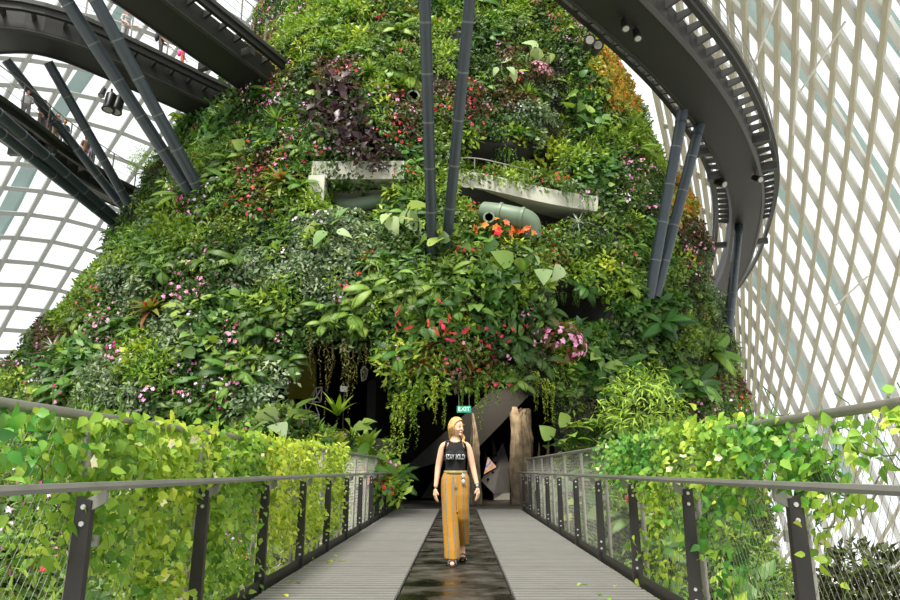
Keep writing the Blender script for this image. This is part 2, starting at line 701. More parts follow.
# thin pale tie cables inside the right wall
for n_, ((xa, ya), (xb, yb)) in enumerate([((782, -10), (742, 96)), ((845, 22), (800, 92)), ((800, 50), (793, 135)), ((868, 276), (836, 305))]):
    mb = MB()
    mb.tube([PD(xa, ya, dist_r(xa, ya) - 2.5), PD(xb, yb, dist_r(xb, yb) - 2.0)], .08, 6)
    tag(mb.build('tie_rod', M['white'], smooth=True),
        ['long pale tie rod slanting down to the curved right walkway rail', 'pale tie rod crossing the upper right glass wall',
         'short upright pale tie rod in front of the right glass wall', 'short pale tie rod low on the right glass wall'][n_], 'tie rod')

# ------------------------------------------------------------------ bridge deck
DH = 1.77
RW = .50   # half width of the dark runner
YS, YE = 1.0, 20.2
mb = MB()
mb.box((0, (YS + YE) / 2, -.20), (DH + .0, (YE - YS) / 2, .12))
tag(mb.build('floor_bridge', M['gap']), kind='structure')
NP = 13
PLn = (YE - YS) / NP


def deck_panel(side):
    mb = MB()
    w = (DH - RW - .05) / 2
    l = PLn / 2 - .022
    mb.box((0, 0, -.045), (w, l, .012))
    n = 11
    for i in range(n):
        y = -l + (i + .5) * 2 * l / n
        mb.box((0, y, -.017), (w, l / n * .58, .017))
    return mb.mesh('deck_panel')


pm = deck_panel(1)
pm.materials.append(M['grate'])
for sx in (-1, 1):
    for i in range(NP):
        o = link('deck_panel', pm)
        o.location = (sx * (DH + RW) / 2, YS + (i + .5) * PLn, 0)
        sd = 'left' if sx < 0 else 'right'
        tag(o, 'grey ribbed deck panel of the bridge %s of the dark centre strip' % sd, 'deck panel', 'deck panels %s of the centre strip' % sd)
mr_ = None
for i in range(NP):
    mb = MB()
    mb.box((0, 0, -.02), (RW - .008, PLn / 2 - .010, .022))
    if mr_ is None:
        mr_ = mb.mesh('runner_plate')
        mr_.materials.append(M['runner'])
    o = link('runner_plate', mr_ if False else mb.mesh('runner_plate'), None, M['runner'])
    o.data.transform(Matrix.Translation((0, YS + (i + .5) * PLn, 0)))
    tag(o, 'dark wet floor plate in the centre strip of the bridge', 'floor plate', 'dark plates of the centre strip')

# ------------------------------------------------------------------ railings


DH0 = DH


def railing(sx, label):
    POSTS = [3.56 - 1.65 + 1.65 * i for i in range(12)] if sx < 0 else [3.85 - 1.78 + 1.78 * i for i in range(12)]
    DH = DH0 + .06
    R = empty('railing', (sx * DH, YS, 0))
    tag(R, label, 'railing')
    off = Vector(R.location)

    def B(mb, nm, mat, par=None, smooth=False):
        me = mb.mesh(nm, smooth)
        me.transform(Matrix.Translation(-off))
        o = bpy.data.objects.new(nm, me)
        COL.objects.link(o)
        o.parent = par or R
        me.materials.append(mat)
        return o
    y0, y1 = YS - .2, YE - .15
    xo = sx * (DH + .16)     # outer frame
    tx = sx * (DH + .12)
    # hand rail: rounded flat bar inside
    mb = MB()
    xh = sx * (DH - .10)
    mb.sweep([(xh, y0, 1.0), (xh, y1, 1.0)], [(-.04, -.018), (.04, -.018), (.045, 0), (.036, .02), (-.036, .02), (-.045, 0)])
    B(mb, 'hand_rail', M['hand'])
    mb = MB()
    n = 40
    mb.tube([(tx, y0 + (y1 - y0) * i / n, 1.36) for i in range(n + 1)], .026, 12)
    B(mb, 'top_rail', M['steel'], None, True)
    mb = MB()
    mb.box((sx * (DH - .01), (y0 + y1) / 2, .02), (.006, (y1 - y0) / 2, .06))
    B(mb, 'kick_plate', M['flatpost'])
    for i, y in enumerate(POSTS):
        if y > y1:
            continue
        mb = MB()
        # tapering flat post, thin along the bridge, leaning outward
        t = .022
        mb.hexa([(sx * (DH - .05), y - t, -.10), (sx * (DH + .05), y - t, -.10), (sx * (DH + .05), y + t, -.10), (sx * (DH - .05), y + t, -.10),
                 (sx * (DH - .045), y - t, .93), (sx * (DH + .03), y - t, .95), (sx * (DH + .03), y + t, .95), (sx * (DH - .045), y + t, .93)])
        fp = B(mb, 'flat_post', M['flatpost'])
        for zz in (.12, .2, .82, .9):
            mb = MB()
            mb.tube([(sx * (DH - .01), y - t - .008, zz), (sx * (DH - .01), y - t, zz)], .013, 8)
            B(mb, 'bolt', M['bolt'], fp)
        mb = MB()
        mb.hexa([(xh - sx * .012, y - .012, .92), (sx * (DH + .0), y - .012, .86), (sx * (DH + .0), y + .012, .86), (xh - sx * .012, y + .012, .92),
                 (xh - sx * .012, y - .012, .985), (sx * (DH - .0), y - .012, .93), (sx * (DH), y + .012, .93), (xh - sx * .012, y + .012, .985)])
        B(mb, 'rail_bracket', M['hand'], fp)
        mb = MB()
        ys = y + .22
        mb.tube([(xo, ys, -.25), (sx * (DH + .13), ys, 1.33)], .024, 10)
        B(mb, 'mesh_post', M['steel'], None, True)
        mb = MB()
        mb.box((sx * (DH + .09), ys, .72), (.07, .012, .03))
        B(mb, 'post_strap', M['hand'], fp)
    # wire mesh in every bay
    for i in range(len(POSTS)):
        ya = POSTS[i] + .22 if i else y0
        yb = min(POSTS[i + 1] + .22, y1) if i + 1 < len(POSTS) else y1
        if ya > y1 - .2:
            break
        vs, fs = [], []
        z0_, z1_ = -.18, 1.34
        H = z1_ - z0_
        st = .062
        slope = 1.7     # rise per run
        run = H / slope
        kx = lambda z: sx * (DH + .16 - .03 * (z - z0_) / H)

        def wire(p, q, r):
            b = len(vs)
            p = Vector(p)
            q = Vector(q)
            t = (q - p).normalized()
            a = t.cross(Vector((1, 0, 0))).normalized() * r
            c = Vector((1, 0, 0)) * r
            for w in (p, q):
                vs.extend([w + a, w - a * .5 + c * .87, w - a * .5 - c * .87])
            for k in range(3):
                k2 = (k + 1) % 3
                fs.append((b + k, b + k2, b + 3 + k2, b + 3 + k))
        c0 = ya - run
        while c0 < yb:
            for s_ in (1, -1):
                # line y = c0 + (z-z0)/slope  (or mirrored)
                a0, a1 = max(ya, c0), min(yb, c0 + run)
                if a1 > a0:
                    za, zb = z0_ + (a0 - c0) * slope, z0_ + (a1 - c0) * slope
                    if s_ < 0:
                        za, zb = z0_ + z1_ - za, z0_ + z1_ - zb
                    wire((kx(za), a0, za), (kx(zb), a1, zb), .0014)
            c0 += st
        me = bpy.data.meshes.new('wire_mesh')
        me.from_pydata([Vector(v) - off for v in vs], [], fs)
        o = bpy.data.objects.new('wire_mesh', me)
        COL.objects.link(o)
        o.parent = R
        me.materials.append(M['wire'])
    # rounded return of the hand rail at the far end
    mb = MB()
    pts = [(xh, y1, 1.0)] + [(xh, y1 + .10 * math.sin(a), .90 + .10 * math.cos(a)) for a in [PI * k / 8 for k in range(0, 9)]] + [(xh, y1 - .1, .80)]
    mb.tube(pts, .022, 8)
    B(mb, 'rail_end_loop', M['steel'], None, True)
    return R


railing(-1, 'long steel and wire mesh railing left of the bridge, thick with bright vines')
railing(1, 'long steel and wire mesh railing right of the bridge, towards the glass wall')
# ------------------------------------------------------------------ raised walkways
def walkway(name, label, ctr, W=2.4, gird=.62, gd=.75, gh=1.1, bst=.8, frames=()):
    """ctr: centre line points at the girder underside"""
    pts = resample(catmull(ctr, 10), .5)
    org = pts[len(pts) // 2]
    R = empty(name, org)
    tag(R, label, 'walkway')

    def B(mb, nm, mat, smooth=False, par=None):
        me = mb.mesh(nm, smooth)
        me.transform(Matrix.Translation(-Vector(org)))
        o = bpy.data.objects.new(nm, me)
        COL.objects.link(o)
        o.parent = par or R
        me.materials.append(mat)
        return o
    g = W * gird / 2
    e = W / 2
    mb = MB()
    mb.sweep(pts, [(-g * .9, 0), (g * .9, 0), (g, .08), (g, gd), (-g, gd), (-g, .08)])
    B(mb, 'box_girder', M['walk'])
    mb = MB()
    mb.sweep(pts, [(-g, .0), (-g + .12, -.05), (-g + .12, .02), (-g, .06)])
    mb.sweep(pts, [(g - .12, -.05), (g, 0), (g, .06), (g - .12, .02)])
    B(mb, 'girder_flange', M['walk_edge'])
    mb = MB()
    mb.sweep(pts, [(-g, gd - .02), (g, gd - .02), (g, gd + .04), (-g, gd + .04)])
    B(mb, 'deck_plate', M['walk'])
    for s in (-1, 1):
        mb = MB()
        a, b = sorted((s * (e - .17), s * e))
        mb.sweep(pts, [(a, gd - .22), (b, gd - .22), (b, gd + .02), (a, gd + .02)])
        B(mb, 'edge_beam', M['walk'])
        mb = MB()
        a, b = sorted((s * (e - .02), s * (e + .10)))
        mb.sweep(pts, [(a, gd + .03), (b, gd + .03), (b, gd + .20), (a, gd + .20)])
        B(mb, 'kerb_rail', M['walk_edge'])
    br = resample(pts, bst)
    n = 0
    for i in range(1, len(br) - 1):
        p = br[i]
        t = (br[i + 1] - br[i - 1]).normalized()
        a = t.cross(Vector((0, 0, 1))).normalized()
        for s in (-1, 1):
            n += 1
            if n > 100:
                continue
            mb = MB()
            w = t * .05
            q0, q1 = p + a * s * g, p + a * s * (e - .1)
            z = Vector((0, 0, 1))
            mb.hexa([q0 - w + z * (gd - .30), q1 - w + z * (gd - .17), q1 + w + z * (gd - .17), q0 + w + z * (gd - .30),
                     q0 - w + z * (gd - .02), q1 - w + z * (gd - .02), q1 + w + z * (gd - .02), q0 + w + z * (gd - .02)])
            B(mb, 'bracket', M['walk'])
    for f in frames:
        i = min(len(pts) - 2, max(1, int(f * (len(pts) - 1))))
        p, t = pts[i], (pts[i + 1] - pts[i - 1]).normalized()
        a = t.cross(Vector((0, 0, 1))).normalized()
        mb = MB()
        mb.box(p + Vector((0, 0, gd * .3)), (e, .12, .16), (a, t, Vector((0, 0, 1))))
        B(mb, 'cross_frame', M['walk_edge'])
    ps = resample(pts, 1.5)
    for s in (-1, 1):
        for i in range(1, len(ps) - 1):
            t = (ps[i + 1] - ps[i - 1]).normalized()
            a = t.cross(Vector((0, 0, 1))).normalized()
            q = ps[i] + a * s * (e + .05)
            mb = MB()
            mb.box(q + Vector((0, 0, gd + .2 + gh / 2)), (.015, .03, gh / 2), (a, t, Vector((0, 0, 1))))
            B(mb, 'baluster', M['steel'])
        for h in (.35, .75, gh):
            mb = MB()
            ln = []
            for i, p in enumerate(pts):
                t = (pts[min(i + 1, len(pts) - 1)] - pts[max(i - 1, 0)]).normalized()
                a = t.cross(Vector((0, 0, 1))).normalized()
                ln.append(p + a * s * (e + .05) + Vector((0, 0, gd + .2 + h)))
            mb.tube(ln, .022 if h == gh else .01, 6)
            B(mb, 'guard_rail' if h == gh else 'guard_wire', M['steel'], True)
    return R, pts


HR = 14.0
rp = [(-9, 6.5), (-4.2, 9.5), (0.2, 13.0), (4.4, 17.2), (8.5, 22.1), (11.8, 27.2), (14.3, 32.2), (16.5, 38.2), (18.5, 44.7), (20.1, 51.7), (21.2, 58)]
WALK_R, WR_pts = walkway('raised_walkway', 'dark curved steel walkway sweeping around the right side of the planted hill', [(x, y, HR) for x, y in rp],
                         W=2.95, gird=.56, frames=(.475, .52, .70))
HA = 17.0


def onz(px, py, z=HA):
    return PZ(px, py, z)


pa, na = hit(258, 98)
aw = [onz(40, -68), onz(85, -36), onz(140, 2), onz(192, 40), onz(228, 66), onz(258, 88)]
WALK_A, _ = walkway('raised_walkway', 'dark straight steel walkway coming down from the top left into the planted hill', aw, W=2.8, gird=.62, frames=(.8,))
bw = [onz(-190, 130), onz(-110, 75), onz(-50, 48), onz(10, 41), onz(60, 50), onz(110, 70), onz(160, 92), onz(205, 112), onz(240, 125)]
WALK_B, B_pts = walkway('raised_walkway', 'dark curved walkway with visitors crossing from the far left to the planted hill', bw, W=2.7, gird=.62, frames=(.52,))
cw = [onz(-130, 60, 14.0), onz(-60, 95, 14.0), onz(0, 132, 14.0), onz(40, 160, 14.0), onz(90, 190, 14.0), onz(140, 213, 14.0)]
WALK_C, C_pts = walkway('raised_walkway', 'lower dark walkway at the left edge behind paired tubular struts', cw, W=2.0, gird=.5, gd=.5, frames=(.5,))

# concrete landing where the two walkways meet the hill
mb = MB()
q = [onz(203, 118, HA), onz(236, 100, HA), onz(262, 108, HA), onz(240, 128, HA)]
mb.hexa(q + [p + Vector((0, 0, .8)) for p in q])
tag(mb.build('landing_slab', M['concrete2']), 'weathered concrete landing where two left walkways join the planted hill', 'landing')


# ------------------------------------------------------------------ tubular struts
def strut(label, a, b, r, group=None):
    a, b = Vector(a), Vector(b)
    R = empty('tubular_strut', a)
    tag(R, label, 'strut', group)
    L = (b - a).length
    d = (b - a).normalized()
    mb = MB()
    mb.tube([Vector((0, 0, 0)), b - a], r, 16)
    mb.build('tube', M['strut'], R, True)
    n = max(2, int(L / 1.3))
    for k in range(1, n):
        mb = MB()
        c = d * (L * k / n)
        mb.tube([c - d * .025, c + d * .025], r * 1.05, 16)
        mb.build('collar', M['collar'], R, True)
    mb = MB()
    mb.tube([b - a - d * .5, b - a - d * .1], [r * 1.1, r * .7], 12)
    mb.build('end_cone', M['strut'], R, True)
    return R


def hd(px, py, inw=.4):
    p, n = hit(px, py)
    return p - n * inw


strut('left leg of the tall pair of struts rising from the middle of the planted hill', hd(433, 258, -.25), PZ(424, -32, HR + .1), .165)
strut('right leg of the tall pair of struts rising from the middle of the planted hill', hd(446, 255, -.25), PZ(473, -32, HR + .1), .165)
strut('left strut of the pair standing under the curved right walkway', hd(640, 300, -.35), PZ(683, 110, HR + .05), .2)
strut('right strut of the pair standing under the curved right walkway', hd(648, 300, -.35), PZ(700, 124, HR + .05), .2)
strut('single strut near the far end of the curved right walkway', hd(721, 334, -.3), PZ(739, 225, HR + .05), .22)
strut('left one of two thick parallel struts slanting up across the left walkway', hd(196, 207), PZ(42, -37, HA - .2), .21)
strut('right one of two thick parallel struts slanting up across the left walkway', hd(204, 209), PZ(72, -43, HA - .2), .21)
strut('slim strut under the left walkway bend, leftmost of the two', hd(120, 214), onz(6, 60, HA + .05), .19)
strut('slim strut under the left walkway bend, rightmost of the two', hd(129, 214), onz(48, 62, HA + .05), .19)
strut('upper one of the two long struts at the left edge over the lower walkway', hd(112, 222), PZ(-60, 62, 13.6), .2)
strut('lower one of the two long struts at the left edge over the lower walkway', hd(104, 224), PZ(-60, 85, 13.2), .2)

# ------------------------------------------------------------------ spotlights under the walkways
def spot(label, p, tilt, s=1.0, yaw=0, group=None):
    R = empty('spotlight', p)
    tag(R, label, 'spotlight', group)
    mb = MB()
    mb.tube([(0, 0, 0), (0, 0, -.25 * s)], .03 * s, 8)
    mb.build('hanger', M['black'], R)
    mb = MB()
    d = Vector((math.sin(yaw) * math.cos(tilt), -math.cos(yaw) * math.cos(tilt), -math.sin(tilt)))
    c = Vector((0, 0, -.3 * s))
    mb.tube([c - d * .18 * s, c - d * .14 * s, c + d * .30 * s, c + d * .36 * s], [.09 * s, .13 * s, .15 * s, .17 * s], 14)
    mb.build('housing', M['black'], R, True)
    mb = MB()
    mb.tube([c + d * .355 * s, c + d * .365 * s], [.14 * s, .10 * s], 14)
    mb.build('lamp_lens', M['lens'], R)
    return R


spot('black spotlight hanging under the left walkway, left of the two big ones', onz(112, 89, HA), 1.4, 1.6)
spot('black spotlight hanging under the left walkway, right of the two big ones', onz(120, 92, HA), 1.3, 1.6)
spot('small black lamp hanging under the left walkway beside two big spotlights', onz(104, 86, HA), 1.2, .8)
spot('round black spotlight under the right walkway, the one nearer the planted hill top', PZ(587, 36, HR + .4), .2, 1.1)
spot('round black spotlight under the right walkway inner edge, second from the hill', PZ(595, 41, HR + .4), .2, 1.1)
spot('lamp under the right walkway girder, upper of the two', PZ(624, 16, HR), 1.2, .8)
spot('lamp under the right walkway girder, lower of the two', PZ(636, 26, HR), 1.2, .8)
spot('lamp at the inner edge of the right walkway bend', PZ(718, 176, HR + .3), .6, 1.1, .5)
spot('lamp on the right walkway underside before its far end', PZ(755, 172, HR), .6, 1.0, .3)

# ------------------------------------------------------------------ concrete ledges and pipes in the hill
h1 = hit(360, 172)[0]
Yl = h1.y - .45
mb = MB()
a, b = P(312, 163, Yl), P(404, 167, Yl)
mb.box(((a.x + b.x) / 2, Yl + 1.6, (P(360, 161, Yl).z + P(360, 179, Yl).z) / 2), ((b.x - a.x) / 2, 1.6, (P(360, 161, Yl).z - P(360, 179, Yl).z) / 2))
LE = mb.build('concrete_ledge', M['concrete'])
tag(LE, 'pale concrete ledge on the upper left of the hill under purple leaves', 'ledge')
mb = MB()
z1_ = P(318, 178, Yl).z
z0_ = P(318, 232, Yl).z
mb.box(((P(309, 200, Yl).x + P(325, 200, Yl).x) / 2, Yl + .45, (z0_ + z1_) / 2), ((P(325, 200, Yl).x - P(309, 200, Yl).x) / 2, .7, (z1_ - z0_) / 2))
mb.build('ledge_pier', M['concrete'], LE)
mb = MB()
q = [P(326, 179, Yl), P(404, 179, Yl)]
q += [p + Vector((0, 2.6, 0)) for p in reversed(q)]
mb.hexa([Vector((p.x, p.y + (1.3 if i < 2 else 0), p.z - .30)) for i, p in enumerate(q)] + [Vector((p.x, p.y + .9, p.z)) if i < 2 else p for i, p in enumerate(q)])
mb.build('ledge_soffit', M['concrete2'], LE)  # shaded underside put into the colour: darker concrete than the ledge face
# right ledge follows the slope
pts = []
for px, py in [(448, 181), (475, 180), (505, 186), (535, 193), (565, 199), (598, 204)]:
    h_ = hit(px, py + 8)[0]
    pts.append(P(px, py, min(h_.y, P(px, py, hit(px, 175)[0].y).y) - .5))
Yr = sum(p.y for p in pts) / len(pts)
pts = catmull([P(px, py, .35 * p.y + .65 * Yr) for p, (px, py) in zip(pts, [(448, 181), (475, 180), (505, 186), (535, 193), (565, 199), (598, 204)])], 5)
pts_r = list(pts)
mb = MB()
mb.sweep(pts, [(0, -.30), (0, .30), (-2.6, .30), (-2.6, -.02), (-.25, -.30)])
LR = mb.build('concrete_ledge', M['concrete'])
tag(LR, 'long curved pale concrete ledge above the green pipe, trailing yellow green plants', 'ledge')
mb = MB()
top = [p + Vector((0, .25, 1.0)) for p in pts[:16]]
mb.tube(top, .025, 8)
for p in pts[:16:5]:
    mb.tube([p + Vector((0, .25, .25)), p + Vector((0, .25, 1.0))], .02, 6)
tag(mb.build('safety_rail', M['steel'], None, True), 'thin steel safety rail along the dark opening above the curved concrete ledge', 'rail')
# pipes
Yp = hit(510, 245)[0].y - .35
R = empty('green_pipe', P(485, 214, Yp))
tag(R, 'thick pale green pipe with a round elbow below the curved concrete ledge', 'pipe')
o0 = Vector(R.location)
mb = MB()
pp = [P(484, 212, Yp + .4), P(500, 214, Yp + .1), P(515, 217, Yp), P(524, 219, Yp + .02), P(530, 224, Yp + .1), P(531, 236, Yp + .3)]
mb.tube([p - o0 for p in catmull(pp, 6)], .36, 20)
mb.build('pipe_run', M['pipe'], R, True)
mb = MB()
for q_ in (P(500, 214, Yp + .1), P(522, 218.5, Yp)):
    t = (P(515, 217, Yp) - P(500, 214, Yp + .1)).normalized()
    mb.tube([q_ - o0 - t * .05, q_ - o0 + t * .05], .40, 20)
    mb.build('pipe_flange', M['pipe'], R, True)
    mb = MB()
mb = MB()
c_ = P(489, 217, Yp - .32) - o0
mb.tube([c_ + Vector((0, .35, 0)), c_, c_ + Vector((0, .0, 0)), c_ + Vector((0, .25, 0))], [.2, .2, .14, .13], 18)
mb.build('open_spigot', M['pipe'], R, True)
Yp2 = Yl + .9
mb = MB()
mb.tube(catmull([P(328, 205, Yp2 + .3), P(350, 206, Yp2), P(372, 202, Yp2), P(392, 200, Yp2 + .2)], 5), .3, 18)
tag(mb.build('green_pipe', M['pipe'], None, True), 'green pipe running in the recess under the upper left concrete ledge', 'pipe')
# round vent pipe near the centre strut
hv = hit(414, 95)[0]
mb = MB()
pv = P(413, 96, hv.y - 1.0)
mb.tube([pv + Vector((0, .9, 0)), pv, pv, pv + Vector((0, .5, 0))], [.28, .28, .2, .2], 18)
tag(mb.build('vent_pipe', M['pipe'], None, True), 'round open pipe end peeping out beside the left leg of the middle struts', 'pipe')

# ------------------------------------------------------------------ inside the entrance
def rock(label, px0, px1, pyt, Y, zb, seed, peaks=1, nm='limestone_rock'):
    rnd = random.Random(seed)
    a, b, t = P(px0, 470, Y), P(px1, 470, Y), P((px0 + px1) / 2, pyt, Y)
    W = b.x - a.x
    H = t.z - zb
    cx = (a.x + b.x) / 2
    nu, nv = 56, 60
    vs, fs = [], []
    for j in range(nv + 1):
        z = j / nv
        for i in range(nu):
            th = 2 * PI * i / nu
            d = Vector((math.cos(th), math.sin(th), 0))
            q = Vector((d.x * 2.2 + seed, d.y * 2.2, z * H * .5))
            fl = noise.noise(Vector((d.x * 4 + seed, d.y * 4, z * H * .35))) * .34 + noise.noise(Vector((d.x * 8, d.y * 8 + seed, z * H * 1.5))) * .22 + noise.noise(Vector((d.x * 17, d.y * 17 + seed, z * H * 4))) * .12
            tp = 1 - .25 * z if peaks > 1 else (1 - z ** 1.6 * .85)
            top = H * (1 - (.12 + .1 * noise.noise(Vector((d.x * 3, d.y * 3, seed)))) * (1 if peaks > 1 else .2))
            r = W / 2 * tp * (.92 + fl)
            if j == nv:
                r *= .55
            zz = zb + min(z * H, top + .05 * z + .25 * H * .1 * math.sin(th * 3 + seed)) if peaks > 1 else zb + z * H
            vs.append((cx + d.x * r + .03 * math.sin(z * 9 + seed), Y + d.y * r * .8, zz))
    for j in range(nv):
        for i in range(nu):
            i2 = (i + 1) % nu
            fs.append((j * nu + i, j * nu + i2, (j + 1) * nu + i2, (j + 1) * nu + i))
    fs.append(tuple(nv * nu + i for i in range(nu)))
    me = bpy.data.meshes.new(nm)
    me.from_pydata(vs, [], fs)
    me.polygons.foreach_set('use_smooth', [True] * len(me.polygons))
    o = link(nm, me, None, M['rock'])
    tag(o, label, 'rock')
    return o


rock('tall fluted brown rock column inside the cave entrance, right of the grey kiosk', 510, 535, 401, 23.5, -.02, 3, 3)
rock('tall pointed rock behind the woman inside the cave entrance', 466, 482, 413, 23.4, -.02, 8)
rock('short pointed rock between the tall pointed rock and the kiosk', 489, 499, 440, 28.5, -.02, 14)
rock('thin small rock spire peeking behind the kiosk top', 483, 490, 447, 29.5, -.02, 22)
rock('small grey rock spire right of the tall rock column', 536, 542, 442, 24.2, -.02, 31)
rock('small pale rock spire at the right wall of the cave entrance', 545, 552, 439, 24.6, -.02, 37)

# faceted kiosk
Yk = 26.3
R = empty('faceted_kiosk', (P(494, 495, Yk).x, Yk, 0))
tag(R, 'grey faceted information kiosk with a coloured screen at the bridge end', 'kiosk')
o0 = Vector(R.location)
Q = lambda x, y, Y: P(x, y, Y) - o0
ap, lf, bt, rt = Q(503, 442.4, Yk + .1), Q(481, 480.5, Yk), Q(494, 494, Yk - .25), Q(509.7, 493, Yk + .1)
md, bk = Q(499, 470, Yk - .35), Q(500, 478, Yk + .9)
r2 = Q(510, 467, Yk + .1)
mb = MB()
mb.add([ap, lf, bt, rt, md, bk, r2], [(0, 1, 4), (1, 2, 4), (4, 2, 3), (4, 3, 6), (0, 4, 6), (0, 5, 1), (1, 5, 2), (2, 5, 3), (3, 5, 6), (6, 5, 0)])
mb.build('kiosk_shell', M['facet'], R)
zb = Q(494, 493.5, Yk - .2).z
mb = MB()
bx = (bt + rt) / 2
mb.box((bx.x, bx.y + .35, zb / 2), (abs(rt.x - bt.x) / 2, .32, zb / 2))
mb.build('plinth', M['white'], R)


def scr_mat():
    m, nt, out = newmat('kiosk screen picture')
    b = N(nt, 'ShaderNodeEmission')
    tc = N(nt, 'ShaderNodeTexCoord')
    nz = N(nt, 'ShaderNodeTexNoise')
    nz.inputs['Scale'].default_value = 3.2
    r = N(nt, 'ShaderNodeValToRGB')
    e = r.color_ramp.elements
    e[0].position, e[0].color = .3, srgb('#3a6fb5')
    e[1].position, e[1].color = .75, srgb('#f0efe8')
    x = e.new(.45)
    x.color = srgb('#e8c9b0')
    x = e.new(.6)
    x.color = srgb('#e09a5a')
    nt.links.new(tc.outputs['Object'], nz.inputs[0])
    nt.links.new(nz.outputs[0], r.inputs[0])
    nt.links.new(r.outputs[0], b.inputs[0])
    b.inputs[1].default_value = .75
    nt.links.new(b.outputs[0], out.inputs[0])
    return m


nface = (lf - ap).cross(md - ap).normalized()
if nface.y > 0:
    nface = -nface
mb = MB()


def onf(x, y, off=.015):
    d = ray(x, y)
    o_ = CLOC - o0
    t = (ap + nface * off - o_).dot(nface) / d.dot(nface)
    return o_ + d * t


sc_ = [onf(488, 457), onf(496.5, 467), onf(484, 474)]
mb.add(sc_ + [p - nface * .012 for p in sc_], [(0, 1, 2), (5, 4, 3), (0, 3, 4, 1), (1, 4, 5, 2), (2, 5, 3, 0)])
mb.build('screen', scr_mat(), R)
mb = MB()
s2 = [onf(487.6, 455.5, .01), onf(498.2, 467.2, .01), onf(483, 476.2, .01)]
mb.add(s2 + [p - nface * .02 for p in s2], [(0, 1, 2), (5, 4, 3), (0, 3, 4, 1), (1, 4, 5, 2), (2, 5, 3, 0)])
mb.build('screen_bezel', M['black'], R)
for (x, y) in ((496, 455.5), (493, 472.5), (488, 479.5), (495.5, 463)):
    mb = MB()
    c_ = onf(x, y, .01)
    mb.tube([c_ - nface * .01, c_ + nface * .02], .05, 10)
    mb.build('control_knob', M['black'], R)

# grey sloping stair soffit and low grey wedges
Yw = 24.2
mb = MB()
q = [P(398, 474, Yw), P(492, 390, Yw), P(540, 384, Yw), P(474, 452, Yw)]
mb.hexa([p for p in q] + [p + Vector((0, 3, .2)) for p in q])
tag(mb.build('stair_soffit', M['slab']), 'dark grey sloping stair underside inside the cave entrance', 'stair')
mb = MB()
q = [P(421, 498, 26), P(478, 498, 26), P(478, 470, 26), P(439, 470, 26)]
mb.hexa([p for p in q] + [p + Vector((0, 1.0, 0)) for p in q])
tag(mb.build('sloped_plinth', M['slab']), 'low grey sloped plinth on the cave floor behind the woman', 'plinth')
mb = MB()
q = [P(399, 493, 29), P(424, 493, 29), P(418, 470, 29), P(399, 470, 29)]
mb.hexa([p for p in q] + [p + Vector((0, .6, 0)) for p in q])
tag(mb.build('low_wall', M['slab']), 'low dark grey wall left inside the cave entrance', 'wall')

# EXIT sign
def fontmesh(txt, size, nm, ext=.004, shear=0, align='CENTER'):
    c = bpy.data.curves.new(nm, 'FONT')
    c.body = txt
    c.size = size
    c.extrude = ext
    if ext == 0:
        c.offset = size * .004
    c.shear = shear
    c.align_x = align
    c.align_y = 'CENTER'
    o = bpy.data.objects.new(nm, c)
    COL.objects.link(o)
    dg = bpy.context.evaluated_depsgraph_get()
    me = bpy.data.meshes.new_from_object(o.evaluated_get(dg))
    bpy.data.objects.remove(o)
    return me


Ys = 20.4
c_ = P(464, 409.3, Ys)
R = empty('exit_sign', c_)
tag(R, 'green exit sign hanging in the cave entrance above the woman', 'sign')
mb = MB()
mb.box((0, 0, 0), (.21, .03, .095))
mb.build('sign_box', pmat('exit green', '#1fae86', .4, 0, .03, 4, emit=.55), R)
me = fontmesh('EXIT', .17, 'sign_lettering')
me.transform(Matrix.Translation((0, -.034, 0)) @ Matrix.Rotation(PI / 2, 4, 'X'))
link('sign_lettering', me, R, pmat('exit white', '#f4fff8', .4, 0, .02, 4, emit=.9))
mb = MB()
mb.tube([(-.15, 0, .09), (-.15, 0, 1.2)], .008, 6)
mb.build('hanger', M['bolt'], R)
mb = MB()
mb.tube([(.15, 0, .09), (.15, 0, 1.2)], .008, 6)
mb.build('hanger', M['bolt'], R)

# ------------------------------------------------------------------ left cave: faceted column and wire sculptures
Yc = 22.5
mb = MB()
q = [(284, 372), (302, 352), (302, 384), (293, 404), (283, 400)]
a = [P(x, y, Yc) for x, y in [(282, 385), (291, 358), (297, 352), (297, 385), (288, 398)]]
b = [p + Vector((.5, .7, 0)) for p in a]
mb.add(a + b, [(0, 1, 2, 3, 4), (9, 8, 7, 6, 5)] + [(i, (i + 1) % 5, 5 + (i + 1) % 5, 5 + i) for i in range(5)])
R_ = mb.build('faceted_column', M['olive'])
tag(R_, 'olive yellow faceted column at the left side of the left cave', 'column')
mb = MB()
mb.tube([P(288, 396, Yc + .4), P(291, 425, Yc + .4)], .22, 7)
mb.build('shaft', M['olive'], R_)


def wirepoly(label, pts, edges, Y, dpt):
    R = MB()
    c = [P(x, y, Y + dz * dpt) for x, y, dz in pts]
    for i, j in edges:
        R.tube([c[i], c[j]], .022, 6)
    tag(R.build('wire_sculpture', M['wireframe'], None, True), label, 'sculpture')


